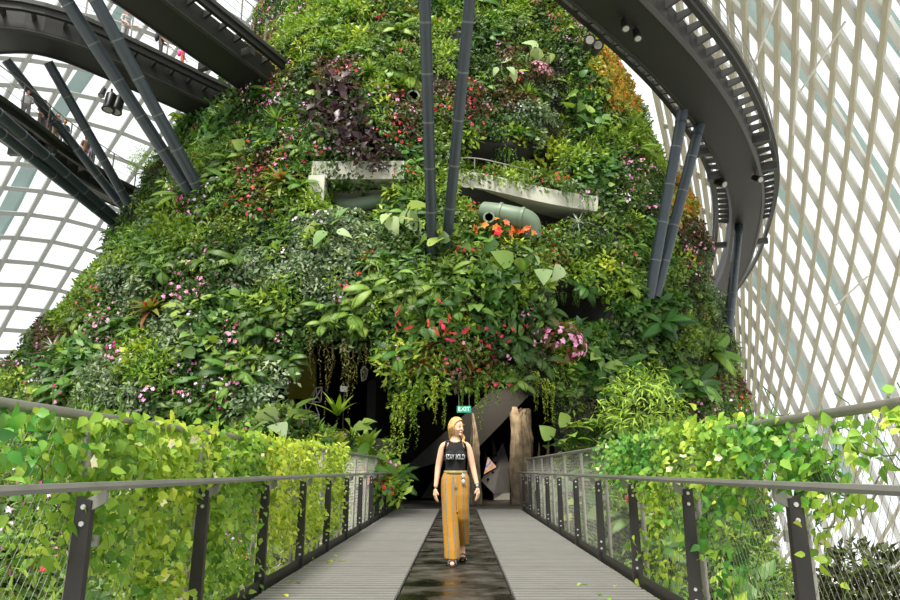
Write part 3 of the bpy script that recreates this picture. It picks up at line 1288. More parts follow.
wirepoly('wire frame polyhedron in the left cave, the one by the olive column', [(269, 405, 0), (276, 395, 0), (280, 405, -1), (278, 418, 0), (270, 418, -1), (273, 408, 1)],
         [(0, 1), (1, 2), (2, 3), (3, 4), (4, 0), (5, 0), (5, 1), (5, 2), (5, 3), (5, 4)], 22.0, .3)
wirepoly('upper wire frame polyhedron in the middle of the left cave', [(316, 388, 0), (322, 387, 0), (321, 402, 0), (312, 402, -1), (310, 398, 1), (317, 396, -1)],
         [(0, 1), (1, 2), (2, 3), (3, 4), (4, 0), (5, 0), (5, 1), (5, 2), (5, 3), (0, 3)], 22.0, .3)
wirepoly('lower wire frame polyhedron in the middle of the left cave', [(305, 403, 0), (314, 401, 0), (319, 415, 0), (316, 426, -1), (309, 423, 0), (307, 412, 1)],
         [(0, 1), (1, 2), (2, 3), (3, 4), (4, 0), (5, 0), (5, 1), (5, 2), (5, 3), (5, 4)], 22.0, .3)
wirepoly('small wire frame polyhedron at the right side of the left cave', [(361, 371, 0), (364, 366, 0), (368, 370, 0), (366, 379, -1), (362, 381, 0), (365, 373, 1)],
         [(0, 1), (1, 2), (2, 3), (3, 4), (4, 0), (5, 0), (5, 2), (5, 3), (5, 4)], 21.6, .3)
mb = MB()
mb.box(P(344, 389, 21.8), (.11, .04, .085))
o = mb.build('wall_box', M['white'])
tag(o, 'small white box on a dark post in the left cave', 'box')
mb = MB()
p = P(344, 391, 21.8)
mb.tube([p, p - Vector((0, 0, 1.2))], .02, 6)
mb.build('post', M['flatpost'], o)
# ------------------------------------------------------------------ leaf geometry (numpy)
PROF = {
    'oval': lambda t: math.sin(PI * min(1, t * .96 + .02) ** .85),
    'lance': lambda t: math.sin(PI * (t * .94 + .05)) ** 1.0 * (1 - .25 * t),
    'strap': lambda t: min(1, .35 + 3.0 * t) * (1 - t ** 3.0),
    'heart': lambda t: (math.sin(PI * min(1, (t * .86 + .14)) ** .62)) if t > .001 else .35,
    'round': lambda t: math.sqrt(max(0, 1 - (2 * t - 1) ** 2)),
    'spike': lambda t: (1 - t) ** .8 * min(1, .6 + 2 * t),
}


def leaf(L, W, n=2, prof='oval', droop=.5, fold=.25, elev=0.):
    ws = [PROF[prof](i / n) for i in range(n + 1)]
    V, x, z = [], 0., 0.
    for i in range(n + 1):
        a = elev - droop * i / n
        if i:
            x += L / n * math.cos(a)
            z += L / n * math.sin(a)
        w = W / 2 * ws[i]
        V += [(x, w, z + w * fold), (x, 0, z), (x, -w, z + w * fold)]
    Fq = []
    for i in range(n):
        b = 3 * i
        Fq += [(b, b + 1, b + 4, b + 3), (b + 1, b + 2, b + 5, b + 4)]
    return np.array(V), np.array(Fq)


def nrm(a):
    return a / np.maximum(1e-9, np.linalg.norm(a, axis=-1, keepdims=True))


def basis(xd, zh):
    x = nrm(xd)
    y = nrm(np.cross(zh, x))
    z = np.cross(x, y)
    return np.stack([x, y, z], -1)      # columns


class Geo:
    def __init__(s):
        s.V, s.F, s.A, s.n = [], [], [], 0

    def add(s, V, Fq, var):
        s.V.append(V)
        s.F.append(Fq + s.n)
        s.A.append(np.full(len(V), var) if np.isscalar(var) else var)
        s.n += len(V)

    def leaves(s, lf, R, pos, sc, var):
        V, Fq = lf
        m, n = len(pos), len(V)
        W = np.einsum('mij,nj->mni', R, V) * np.asarray(sc).reshape(-1, 1, 1) + pos[:, None, :]
        s.V.append(W.reshape(-1, 3))
        s.F.append((Fq[None] + (np.arange(m) * n)[:, None, None]).reshape(-1, 4) + s.n)
        s.A.append(np.repeat(var, n))
        s.n += m * n

    def get(s):
        return np.concatenate(s.V), np.concatenate(s.F), np.concatenate(s.A)

    def mesh(s, name, mat, smooth=True):
        V, Fq, A = s.get()
        me = mesh_np(name, V, Fq, {'var': A}, smooth)
        me.materials.append(mat)
        return me


def dirs(rng, n, zmin=-.2):
    z = rng.uniform(zmin, 1, n)
    a = rng.uniform(0, 2 * PI, n)
    r = np.sqrt(1 - z * z)
    return np.stack([r * np.cos(a), r * np.sin(a), z], 1)


def g_shrub(seed, n, rad, L, W, prof='oval', nseg=2, zsq=.75, spread=.9, droop=.5, jit=.35):
    r = np.random.default_rng(seed)
    g = Geo()
    d = dirs(r, n)
    pos = d * rad * (r.uniform(.35, 1, (n, 1)) ** .6) * np.array([1, 1, zsq])
    ax = nrm(d * .75 + r.normal(0, spread * .6, (n, 3)))
    zh = nrm(d * .7 + np.array([0, 0, .55]) + r.normal(0, .35, (n, 3)))
    g.leaves(leaf(L, W, nseg, prof, droop), basis(ax, zh), pos, r.uniform(1 - jit, 1 + jit, n), r.uniform(0, 1, n))
    return g


def g_flowers(seed, n, rad, size, petals=5, zsq=.75, prof='oval', zmin=0.0, cup=.5):
    r = np.random.default_rng(seed + 500)
    g = Geo()
    d = dirs(r, n, zmin)
    pos = d * rad * r.uniform(.95, 1.12, (n, 1)) * np.array([1, 1, zsq])
    lf = leaf(size, size * .75, 2, prof, .6, .1, cup)
    for k in range(petals):
        a = 2 * PI * k / petals
        t = nrm(np.cross(d, np.array([.31, .52, .8])))
        b = np.cross(d, t)
        ax = t * math.cos(a) + b * math.sin(a)
        g.leaves(lf, basis(ax, d), pos, r.uniform(.75, 1.25, n), r.uniform(0, 1, n))
    return g


def g_rosette(seed, n, L, W, prof='strap', lo=.15, hi=1.35, droop=1.0, nseg=5, fold=.3, jit=.15):
    r = np.random.default_rng(seed)
    g = Geo()
    for i in range(n):
        u = (i + .5) / n
        a = i * 2.39996 + r.normal(0, .15)
        e = lo + (hi - lo) * u + r.normal(0, .06)
        lf = leaf(L * (1 - .35 * u) * r.uniform(1 - jit, 1 + jit), W, nseg, prof, droop * (1.1 - .5 * u), fold, e)
        c, s_ = math.cos(a), math.sin(a)
        V = lf[0] @ np.array([[c, s_, 0], [-s_, c, 0], [0, 0, 1]])
        g.add(V, lf[1], r.uniform(0, 1))
    return g


def g_fern(seed, nf, L, pin=12, pw=.28, lo=.35, hi=1.2, droop=1.3, pwid=.3):
    r = np.random.default_rng(seed)
    g = Geo()
    for i in range(nf):
        a = i * 2.39996 + r.normal(0, .2)
        e = lo + (hi - lo) * (i / nf)
        Lf = L * r.uniform(.8, 1.15)
        pts, x, z = [], 0, 0
        for k in range(pin * 2 + 1):
            an = e - droop * (k / (2 * pin)) ** 1.2
            x += Lf / (2 * pin) * math.cos(an)
            z += Lf / (2 * pin) * math.sin(an)
            pts.append((x, 0, z, an))
        c, s_ = math.cos(a), math.sin(a)
        Rz = np.array([[c, -s_, 0], [s_, c, 0], [0, 0, 1]])
        P_, X_, Z_, S_ = [], [], [], []
        for k in range(2, 2 * pin + 1):
            t = k / (2 * pin)
            w = math.sin(PI * (t * .82 + .16)) ** .8
            x, _, z, an = pts[k]
            side = 1 if k % 2 else -1
            for side in (1, -1):
                P_.append((x, 0, z))
                X_.append((math.cos(an) * .45, side, math.sin(an) * .45 - .25))
                Z_.append((-math.sin(an), 0, math.cos(an)))
                S_.append(max(.15, w))
        P_, X_, Z_ = [np.array(q) @ Rz.T for q in (P_, X_, Z_)]
        g.leaves(leaf(Lf * pw, Lf * pw * pwid, 2, 'lance', .4, .15), basis(X_, Z_), P_, np.array(S_), np.full(len(P_), r.uniform(0, 1)))
    return g


def g_big(seed, n, L, W, reach, prof='heart', nseg=5, droop=.7, up=.35):
    """big blades on petioles; returns foliage, stems"""
    r = np.random.default_rng(seed)
    g, st = Geo(), Geo()
    mb = MB()
    for i in range(n):
        a = i * 2.39996 + r.normal(0, .3)
        el = r.uniform(.15, 1.3)
        d = np.array([math.cos(a) * math.cos(el), math.sin(a) * math.cos(el), math.sin(el)])
        tip = d * reach * r.uniform(.6, 1.1)
        ax = nrm(d * .5 + np.array([0, 0, -.25]) + r.normal(0, .35, 3))
        zh = nrm(np.array([d[0], d[1], .2]) * .6 + np.array([0, 0, .8]) + r.normal(0, .25, 3))
        s_ = r.uniform(.65, 1.2)
        g.leaves(leaf(L, W, nseg, prof, droop, .18), basis(ax[None], zh[None]), (tip - ax * L * s_ * .15)[None], np.array([s_]), np.array([r.uniform(0, 1)]))
        m_ = tip * .5 + np.array([0, 0, reach * .12])
        mb.tube([(0, 0, 0), m_, tip], .012 + .006 * L, 5, False)
    return g, mb


def g_hang(seed, n, L, lw, ll, spread):
    r = np.random.default_rng(seed)
    g = Geo()
    for i in range(n):
        x, y = r.normal(0, spread, 2)
        ln = L * r.uniform(.5, 1.1)
        m = int(ln / (ll * .28))
        t = np.linspace(0, 1, m)
        wob = np.stack([x + .05 * np.sin(t * 6 + i), y + .05 * np.cos(t * 5 + i), -t * ln], 1)
        ax = nrm(np.stack([r.normal(0, 1, m), r.normal(0, 1, m), np.full(m, -.9)], 1))
        zh = r.normal(0, 1, (m, 3))
        g.leaves(leaf(ll, lw, 2, 'lance', .4, .15), basis(ax, zh), wob, (1.1 - .6 * t), r.uniform(0, 1, m))
    return g


LM = {
    'dark': leafmat('leaf dark green', ['#1d3011', '#32501c', '#4a6a28']),
    'mid': leafmat('leaf mid green', ['#2f4d18', '#4c6e26', '#6f8f38']),
    'lime': leafmat('leaf lime', ['#55731c', '#7f9a2c', '#aabf48']),
    'grey': leafmat('leaf grey green', ['#455a36', '#6b8058', '#9cab86']),
    'fern': leafmat('leaf fern green', ['#36561c', '#55802c', '#84a443']),
    'purple': leafmat('leaf purple', ['#1e1417', '#352327', '#5d464c', '#3a4a26'], .35),
    'red': leafmat('leaf reddish', ['#3a2a1a', '#5c3a2c', '#56602c', '#7d4a3e']),
    'moss': leafmat('leaf moss', ['#23290f', '#3a421b', '#565c2a']),
    'broad': leafmat('leaf broad', ['#335220', '#55792f', '#8aa650']),
    'orange': leafmat('leaf orange tinged', ['#4e6420', '#7f9030', '#a8983a', '#b9772c']),
    'bright': leafmat('leaf bright yellow', ['#7f9420', '#a3b42c', '#c4ce48']),
    'feather': leafmat('feathery leaf', ['#56781f', '#7fa034', '#a8c455'], .5, .35),
    'silver': leafmat('leaf silver', ['#78877a', '#a3b09f', '#c9d2c2'], trans=.15),
    'pale': leafmat('leaf pale green', ['#7d9a58', '#9db576', '#c3d2a0'], .4),
    'vine': leafmat('vine leaf', ['#52781c', '#789c2c', '#9fba40', '#bcc84c'], .45, .4),
    'vine2': leafmat('vine leaf green', ['#34601c', '#548c2c', '#84b044', '#b4c850'], .4, .35),
    'dry': leafmat('dry root', ['#4a4028', '#6b6238', '#7d8a3c']),
    'brom': leafmat('bromeliad leaf', ['#3f5320', '#6a7a2c', '#7a4a2c']),
    'yellowtip': leafmat('yellow bromeliad leaf', ['#7a8a20', '#c9a820', '#d98a1c']),
}
FM = {
    'pink': leafmat('petal pink', ['#d56aa0', '#e79ac0', '#f0c4da'], .6, .2, .2, 1.0),
    'magenta': leafmat('petal magenta', ['#b01f6a', '#c93a86', '#d860a4'], .6, .2, .2, 1.0),
    'lilac': leafmat('petal lilac', ['#c9a2c9', '#dcc4de', '#efe4f0'], .6, .2, .2, 1.0),
    'red': leafmat('petal red', ['#a81420', '#c8202c', '#d8484a'], .4, .1, .4, 1.0),
    'orange': leafmat('petal orange', ['#e0481c', '#ee6a2c', '#f08a5a'], .5, .2, .3, 1.0),
    'yellow': leafmat('petal yellow', ['#e8b020', '#f0c840', '#f0a020'], .5, .2, .3, 1.0),
    'cream': leafmat('petal cream', ['#e4e2a0', '#f0eec0', '#f8f6e0'], .5, .3, .3, 1.0),
}

# ground cover clumps: species -> (3 variants), leaf material
GC = {}


def gcv(nm, mat, n, rad, L, W, prof='oval', **k):
    GC[nm] = (mat, [g_shrub(100 + i * 7 + len(GC) * 31, n, rad, L, W, prof, **k).get() for i in range(3)])


gcv('dark', 'dark', 64, .42, .17, .11)
gcv('mid', 'mid', 60, .44, .19, .10)
gcv('lime', 'lime', 56, .44, .22, .10, 'lance')
gcv('grey', 'grey', 70, .42, .16, .09)
gcv('fern', 'fern', 60, .46, .30, .07, 'lance', droop=.9)
gcv('purple', 'purple', 44, .46, .26, .16, 'oval')
gcv('red', 'red', 60, .42, .17, .10)
gcv('pinkfl', 'mid', 66, .42, .15, .09)
gcv('moss', 'moss', 95, .40, .10, .06)
gcv('broad', 'broad', 30, .46, .36, .24, 'heart')
gcv('orange', 'orange', 54, .44, .22, .12)
gcv('bright', 'bright', 50, .42, .2, .12)
gcv('silver', 'silver', 40, .4, .28, .05, 'spike')

SEEDS = [(290, 30, 'lime'), (270, 60, 'red'), (300, 95, 'dark'), (340, 112, 'purple'), (368, 148, 'purple'), (318, 142, 'dark'), (365, 112, 'dark'), (340, 80, 'red'), (250, 135, 'dark'),
         (222, 150, 'fern'), (200, 195, 'pinkfl'), (172, 228, 'lime'), (150, 262, 'fern'), (130, 292, 'grey'), (180, 335, 'grey'), (108, 330, 'pinkfl'),
         (70, 345, 'red'), (55, 385, 'pinkfl'), (195, 285, 'pinkfl'), (240, 232, 'mid'), (262, 300, 'fern'), (230, 352, 'pinkfl'), (215, 385, 'pinkfl'),
         (282, 352, 'dark'), (120, 392, 'grey'), (150, 365, 'lime'), (90, 310, 'mid'), (40, 400, 'mid'), (330, 240, 'grey'), (318, 272, 'grey'), (352, 225, 'grey'),
         (370, 300, 'mid'), (300, 325, 'dark'), (350, 320, 'fern'), (410, 290, 'fern'), (440, 300, 'fern'), (440, 350, 'mid'), (480, 335, 'red'), (470, 372, 'red'),
         (550, 345, 'red'), (520, 365, 'moss'), (590, 350, 'broad'), (400, 385, 'lime'), (640, 385, 'fern'), (690, 292, 'moss'), (700, 330, 'moss'),
         (722, 365, 'moss'), (665, 300, 'moss'), (650, 350, 'dark'), (620, 250, 'mid'), (640, 200, 'dark'), (600, 270, 'lime'), (690, 250, 'red'), (668, 205, 'orange'), (735, 390, 'red'),
         (610, 60, 'orange'), (630, 100, 'orange'), (645, 140, 'lime'), (580, 100, 'broad'), (560, 62, 'dark'), (530, 45, 'mid'), (500, 20, 'lime'),
         (450, 40, 'lime'), (405, 35, 'mid'), (350, 30, 'lime'), (395, 70, 'mid'), (460, 110, 'red'), (505, 140, 'dark'), (545, 155, 'bright'), (530, 128, 'grey'),
         (572, 138, 'dark'), (600, 172, 'broad'), (560, 215, 'mid'), (585, 232, 'dark'), (640, 250, 'fern'), (530, 270, 'mid'), (500, 300, 'broad'), (545, 310, 'dark'),
         (440, 150, 'mid'), (420, 185, 'lime'), (390, 215, 'fern'), (480, 180, 'mid'), (520, 168, 'lime'), (300, 200, 'lime'), (265, 190, 'red'), (285, 160, 'red'),
         (300, 160, 'fern'), (240, 90, 'dark'), (520, 80, 'red'), (480, 70, 'dark'), (380, 100, 'lime'), (400, 130, 'red'), (385, 150, 'dark'), (740, 410, 'mid')]
rs = random.Random(5)
for _ in range(90):
    SEEDS.append((rs.uniform(0, 760), rs.uniform(0, 430), rs.choice(['dark', 'mid', 'mid', 'fern', 'lime', 'dark', 'grey', 'moss', 'broad', 'pinkfl'])))
SX = np.array([(s[0], s[1]) for s in SEEDS], float)
FLOW = {'pinkfl': ['pink', 'magenta', 'lilac'], 'red': ['red', 'red', 'pink'], 'grey': ['lilac'], 'orange': ['orange', 'yellow'], 'mid': ['pink', 'red']}
FLP = {'pinkfl': .6, 'red': .25, 'grey': .10, 'orange': .3, 'mid': .07}
flo = [g_flowers(i, 10, .44, .062).get() for i in range(3)]
cover = {k: [[], [], []] for k in GC}
flcov = {k: [[], [], []] for k in FM}


def mat_for(p, zax, spin, sc):
    z = zax.normalized()
    x = z.orthogonal().normalized()
    y = z.cross(x)
    m = Matrix((x, y, z)).transposed() @ Matrix.Rotation(spin, 3, 'Z')
    return np.array(m) * sc, np.array(p)


def add_cover(sp, p, n, rnd, sc=1.0):
    zax = n * .75 + Vector((0, 0, .45))
    T = mat_for(p, zax, rnd.uniform(0, 6.28), sc * rnd.uniform(.8, 1.25))
    v = rnd.randrange(3)
    cover[sp][v].append(T)
    if rnd.random() < FLP.get(sp, .01):
        fl = rnd.choice(FLOW.get(sp, ['pink']))
        flcov[fl][rnd.randrange(3)].append(T)


rc = random.Random(3)
AREA = .185
TO = CLOC
for f in cf:
    a, b, c, d = [Vector(cv[i]) for i in f]
    cen = (a + b + c + d) / 4
    if cen.y > 42 or cen.z < -3.5 or cen.z > 34:
        continue
    n = (c - a).cross(d - b)
    ar = n.length / 2
    n.normalize()
    cx, cy, R = hill(cen.z)
    if n.dot(cen - Vector((cx, cy, cen.z))) < 0:
        n = -n
    if n.dot((TO - cen).normalized()) < -.45:
        continue
    k = ar / AREA
    k = int(k) + (rc.random() < k - int(k))
    for _ in range(k):
        u, v = rc.random(), rc.random()
        p = a.lerp(b, u).lerp(d.lerp(c, u), v)
        px, py = proj(p)
        if inpoly(px, py, OPEN_E) or inpoly(px, py, OPEN_L) or (py > 430 and 396 < px < 560):
            continue
        rec = False
        for poly, dep in RECESS[:4]:
            if inpoly(px, py, poly):
                rec = True
        if rec:
            continue
        w = noise.noise(p * .35) * 24, noise.noise(p * .35 + Vector((9, 9, 9))) * 24
        dd = (SX[:, 0] - px - w[0]) ** 2 + (SX[:, 1] - py - w[1]) ** 2
        sp = SEEDS[int(dd.argmin())][2]
        if rc.random() < .12:
            sp = rc.choice(['mid', 'dark', 'fern', 'lime'])
        add_cover(sp, p + n * rc.uniform(-.05, .25), n, rc, .86)

# ------------------------------------------------------------------ planting beds either side of the bridge
def bed(name, label, x0, x1, y0, y1, fz, sps, dens, seed):
    nx, ny = int((x1 - x0) / .4), int((y1 - y0) / .4)
    vs, fs = [], []
    for j in range(ny + 1):
        for i in range(nx + 1):
            x, y = x0 + (x1 - x0) * i / nx, y0 + (y1 - y0) * j / ny
            vs.append((x, y, fz(x, y)))
    W = nx + 1
    for j in range(ny):
        for i in range(nx):
            fs.append((j * W + i, j * W + i + 1, (j + 1) * W + i + 1, (j + 1) * W + i))
    ring = [i for i in range(W)] + [j * W + nx for j in range(1, ny + 1)] + [ny * W + i for i in range(nx - 1, -1, -1)] + [j * W for j in range(ny - 1, 0, -1)]
    b0 = len(vs)
    vs += [(vs[i][0], vs[i][1], -14) for i in ring]
    for k in range(len(ring)):
        k2 = (k + 1) % len(ring)
        fs.append((ring[k2], ring[k], b0 + k, b0 + k2))
    me = bpy.data.meshes.new(name)
    me.from_pydata(vs, [], fs)
    o = link(name, me, None, M['ground'])
    tag(o, label, 'planting bed')
    r = random.Random(seed)
    for _ in range(int((x1 - x0) * (y1 - y0) * dens)):
        x, y = r.uniform(x0, x1), r.uniform(y0, y1)
        z = fz(x, y)
        e = .15
        n = Vector((fz(x - e, y) - fz(x + e, y), fz(x, y - e) - fz(x, y + e), 2 * e)).normalized()
        sp = sps[int(abs(noise.noise(Vector((x * .5, y * .5, seed))) * 2.2 + r.random() * .35) * len(sps)) % len(sps)]
        add_cover(sp, Vector((x, y, z + r.uniform(0, .15))), n, r, r.uniform(.8, 1.2))


def fz_left(x, y):
    z = -1.5 + .09 * (y - 3) + .07 * max(0, -x - 3) + .3 * noise.noise(Vector((x * .6, y * .6, 1)))
    z += 2.4 * math.exp(-((x + 4.6) / 1.7) ** 2 - ((y - 18.4) / 2.0) ** 2)
    z += .8 * math.exp(-((x + 2.9) / .7) ** 2 - ((y - 19.0) / 1.2) ** 2)
    return z


def fz_right(x, y):
    z = -2.4 + .08 * (y - 5) + .3 * noise.noise(Vector((x * .6, y * .6, 5)))
    z += 3.3 * math.exp(-((x - 4.8) / 1.7) ** 2 - ((y - 18.6) / 2.0) ** 2)
    z += 1.0 * math.exp(-((x - 3.0) / .7) ** 2 - ((y - 18.8) / 1.5) ** 2)
    return z


bed('planting_bed', 'planted bank left of the bridge behind the vine covered railing', -13, -2.25, 2.5, 20.5, fz_left, ['mid', 'dark', 'pinkfl', 'fern', 'mid', 'pinkfl', 'lime'], 5.5, 4)
bed('planting_bed', 'planted bank right of the bridge at the foot of the hill', 2.25, 7.4, 8.5, 21.0, fz_right, ['fern', 'mid', 'lime', 'fern', 'moss', 'broad', 'dark'], 5.5, 6)

# ------------------------------------------------------------------ merge the uncountable ground cover, one object per species
NAMES = {'dark': ('dark_groundcover', 'carpet of small dark green leaves covering the planted hill'),
         'mid': ('green_groundcover', 'carpet of mid green leafy plants covering the planted hill'),
         'lime': ('lime_groundcover', 'carpet of yellow green narrow leaves on the planted hill'),
         'grey': ('grey_groundcover', 'carpet of greyish green small leaves on the planted hill'),
         'fern': ('fern_groundcover', 'carpet of fine drooping fern leaves on the planted hill'),
         'purple': ('purple_groundcover', 'dark purple leaved plants in a patch on the upper left of the hill'),
         'red': ('reddish_groundcover', 'patches of reddish brown leaves on the planted hill'),
         'pinkfl': ('flowering_groundcover', 'fine green leaves of the pink flowered carpet on the left slope'),
         'moss': ('moss_groundcover', 'dark mossy fine growth on the right flank of the hill'),
         'broad': ('broadleaf_groundcover', 'broad heart shaped green leaves on the planted hill'),
         'orange': ('orange_groundcover', 'orange tinged leaves along the upper right edge of the hill'),
         'bright': ('yellow_groundcover', 'bright yellow green leaf patches on the right half of the hill'),
         'silver': ('silver_groundcover', 'silvery spiky growth on the hill')}
FN = {'pink': 'pale pink blossoms', 'magenta': 'magenta blossoms', 'lilac': 'pale lilac blossoms', 'red': 'small red blossoms', 'orange': 'orange blossoms',
      'yellow': 'yellow blossoms', 'cream': 'cream blossoms'}


def merged(protos, tr):
    g = Geo()
    for (V, Fq, A), T in zip(protos, tr):
        if not T:
            continue
        R = np.stack([t[0] for t in T])
        p = np.stack([t[1] for t in T])
        m, n = len(T), len(V)
        g.V.append((np.einsum('mij,nj->mni', R, V) + p[:, None]).reshape(-1, 3))
        g.F.append((Fq[None] + (np.arange(m) * n)[:, None, None]).reshape(-1, 4) + g.n)
        off = RNG.uniform(-.18, .18, (m, 1))
        g.A.append(np.clip(A[None] * .8 + .1 + off, 0, 1).reshape(-1))
        g.n += m * n
    return g


tot = 0
for sp, (mat, protos) in GC.items():
    if any(cover[sp]):
        g = merged(protos, cover[sp])
        tot += g.n
        o = link(NAMES[sp][0], g.mesh(NAMES[sp][0], LM[mat], False))
        tag(o, NAMES[sp][1], 'ground cover', None, 'stuff')
for fl, tr in flcov.items():
    if any(tr):
        g = merged(flo, tr)
        o = link('%s_blossom' % fl, g.mesh('%s_blossom' % fl, FM[fl], False))
        tag(o, FN[fl] + ' scattered over the planted hill', 'blossom', None, 'stuff')
print('cover verts', tot)
# ------------------------------------------------------------------ individual plants
def region(px, py):
    if py > 400 and px < 399:
        return 'in the bed left of the cave entrance'
    if py > 345 and 545 < px < 690:
        return 'in the bed right of the cave entrance'
    if py < 105:
        return 'on the upper left of the hill' if px < 345 else ('on the top middle of the hill' if px < 480 else 'on the upper right of the hill')
    if py < 245:
        return 'on the left shoulder of the hill' if px < 300 else ('around the concrete ledges' if px < 600 else 'on the right shoulder of the hill')
    if px < 270:
        return 'on the long left slope of the hill'
    if px < 560:
        return 'above the cave mouths'
    return 'on the right flank of the hill'


VARS = {}


def kind(nm, n, fn):
    VARS[nm] = [fn(i) for i in range(n)]


def simple(name, geo, mat):
    return geo.mesh(name, LM[mat])


def pl_big(i, mat, n, L, W, reach, prof='heart', fl=None):
    g, mb = g_big(900 + i * 13 + n, n, L, W, reach, prof)
    ch = [('stem', mb.mesh('stem'), LM['fern'])]
    return (g.mesh('foliage', LM[mat]), ch)


def pl_shrub(i, mat, seed, fl=None, nfl=8, fs=.07, **k):
    g = g_shrub(seed + i, **k)
    ch = []
    if fl:
        f = g_flowers(seed + i, nfl, k['rad'], fs)
        ch.append(('bloom', f.mesh('bloom', FM[fl]), None))
    return (g.mesh('foliage', LM[mat]), ch)


def pl_ros(i, mat, seed, center=None, **k):
    g = g_rosette(seed + i, **k)
    ch = []
    if center:
        c = g_rosette(seed + 50 + i, 9, k['L'] * .45, k['W'] * .8, 'strap', .9, 1.5, .3)
        ch.append(('flower_spike', c.mesh('flower_spike', FM[center] if center in FM else LM[center]), None))
    return (g.mesh('foliage', LM[mat]), ch)


kind('spiky_rosette', 3, lambda i: pl_ros(i, 'fern', 10, n=38, L=.85, W=.06, prof='spike', lo=.0, hi=1.45, droop=.5))
kind('bromeliad', 3, lambda i: pl_ros(i, 'brom', 30, 'red', n=22, L=.62, W=.11, lo=.15, hi=1.2, droop=.9))
kind('yellow_bromeliad', 2, lambda i: pl_ros(i, 'fern', 40, 'yellowtip', n=20, L=.55, W=.09, lo=.15, hi=1.2, droop=.7))
kind('fern', 3, lambda i: (g_fern(60 + i, 9, .85).mesh('foliage', LM['fern']), []))
kind('dark_fern', 2, lambda i: (g_fern(70 + i, 10, .75, droop=1.6).mesh('foliage', LM['mid']), []))
kind('philodendron', 3, lambda i: pl_big(i, 'broad', 9, .42, .34, .55))
kind('pale_philodendron', 2, lambda i: pl_big(i + 5, 'pale', 7, .55, .42, .55))
kind('elephant_ear', 2, lambda i: pl_big(i + 9, 'broad', 8, .62, .56, .9))
kind('anthurium', 2, lambda i: (lambda a: (a[0], a[1] + [('red_spathe', g_flowers(810 + i * 40 + k, 1, .60, .11, 2, .9, 'heart').mesh('red_spathe', FM['red']), None) for k in range(15)]))(pl_big(i + 14, 'mid', 14, .30, .19, .5)))
kind('begonia', 2, lambda i: (lambda a: (a[0], [('bloom', g_flowers(910 + i * 40 + k, 1, .5, .12).mesh('bloom', FM['orange']), None) for k in range(15)]))(pl_shrub(i, 'mid', 200, None, n=36, rad=.42, L=.22, W=.15, prof='heart')))
kind('flowering_shrub', 3, lambda i: pl_shrub(i, 'dark', 220, 'pink', 12, .065, n=90, rad=.48, L=.15, W=.09))
kind('red_flower_shrub', 2, lambda i: pl_shrub(i, 'mid', 240, 'red', 12, .07, n=80, rad=.46, L=.16, W=.09))
kind('purple_shrub', 2, lambda i: pl_shrub(i, 'purple', 260, None, n=60, rad=.52, L=.28, W=.17))
kind('pink_leaf_shrub', 1, lambda i: pl_shrub(i, 'red', 270, 'pink', 60, .06, n=60, rad=.46, L=.2, W=.10))
kind('yellow_shrub', 2, lambda i: pl_shrub(i, 'bright', 280, None, n=80, rad=.5, L=.2, W=.12))
kind('grey_shrub', 2, lambda i: pl_shrub(i, 'grey', 290, None, n=100, rad=.5, L=.17, W=.09))
kind('leafy_shrub', 3, lambda i: pl_shrub(i, 'lime', 300, None, n=70, rad=.48, L=.24, W=.11, prof='lance'))
kind('silver_plant', 2, lambda i: pl_ros(i, 'silver', 320, n=30, L=.6, W=.035, prof='spike', lo=-.3, hi=1.3, droop=.9))
kind('nest_fern', 2, lambda i: pl_ros(i, 'lime', 330, n=11, L=1.1, W=.2, lo=.7, hi=1.4, droop=.5))
kind('orange_shrub', 2, lambda i: pl_shrub(i, 'orange', 340, 'orange', 5, .10, n=60, rad=.46, L=.2, W=.11))
kind('hanging_plant', 3, lambda i: (g_hang(350 + i, 9, 1.0, .045, .11, .15).mesh('foliage', LM['fern']), []))
kind('hanging_moss', 3, lambda i: (g_hang(360 + i, 5, 1.5, .05, .11, .06).mesh('foliage', LM['lime']), []))
kind('hanging_root', 2, lambda i: (g_hang(370 + i, 3, 1.8, .025, .10, .08).mesh('foliage', LM['dry']), []))
kind('feathery_tree', 1, lambda i: (lambda a: (a.mesh('foliage', LM['feather']), []))(g_shrub(380, 900, 1.15, .22, .045, 'lance', 2, 1.2, .9, .9)))
LOOK = {'spiky_rosette': 'spiky green rosette plant', 'bromeliad': 'bromeliad with strap leaves and a red centre', 'yellow_bromeliad': 'bromeliad with a yellow orange centre',
        'fern': 'light green fern with arching fronds', 'dark_fern': 'darker fern with drooping fronds', 'philodendron': 'plant with broad heart shaped green leaves',
        'pale_philodendron': 'plant with large pale green leaves', 'elephant_ear': 'plant with very large round green leaves', 'anthurium': 'plant with glossy red flowers and pointed leaves',
        'begonia': 'plant with orange red flower heads', 'flowering_shrub': 'dark shrub dotted with pink flowers', 'red_flower_shrub': 'green shrub dotted with red flowers',
        'purple_shrub': 'shrub with dark purple leaves', 'pink_leaf_shrub': 'shrub with pinkish red tips', 'yellow_shrub': 'bright yellow green shrub',
        'grey_shrub': 'grey green small leaved shrub', 'leafy_shrub': 'lime green shrub with narrow leaves', 'silver_plant': 'silvery plant with thin curling leaves',
        'nest_fern': 'tall upright strap leaved nest fern', 'orange_shrub': 'orange tinged leafy shrub', 'hanging_plant': 'trailing plant with hanging leafy stems',
        'hanging_moss': 'pale green hanging strands', 'hanging_root': 'brown hanging roots', 'feathery_tree': 'feathery light green small tree'}
CATS = {'fern': 'fern', 'dark_fern': 'fern', 'nest_fern': 'fern', 'feathery_tree': 'tree', 'hanging_root': 'root', 'hanging_moss': 'hanging plant', 'hanging_plant': 'hanging plant'}
NM = {'dark_fern': 'fern', 'pale_philodendron': 'philodendron'}
rp_ = random.Random(21)
used_ = []


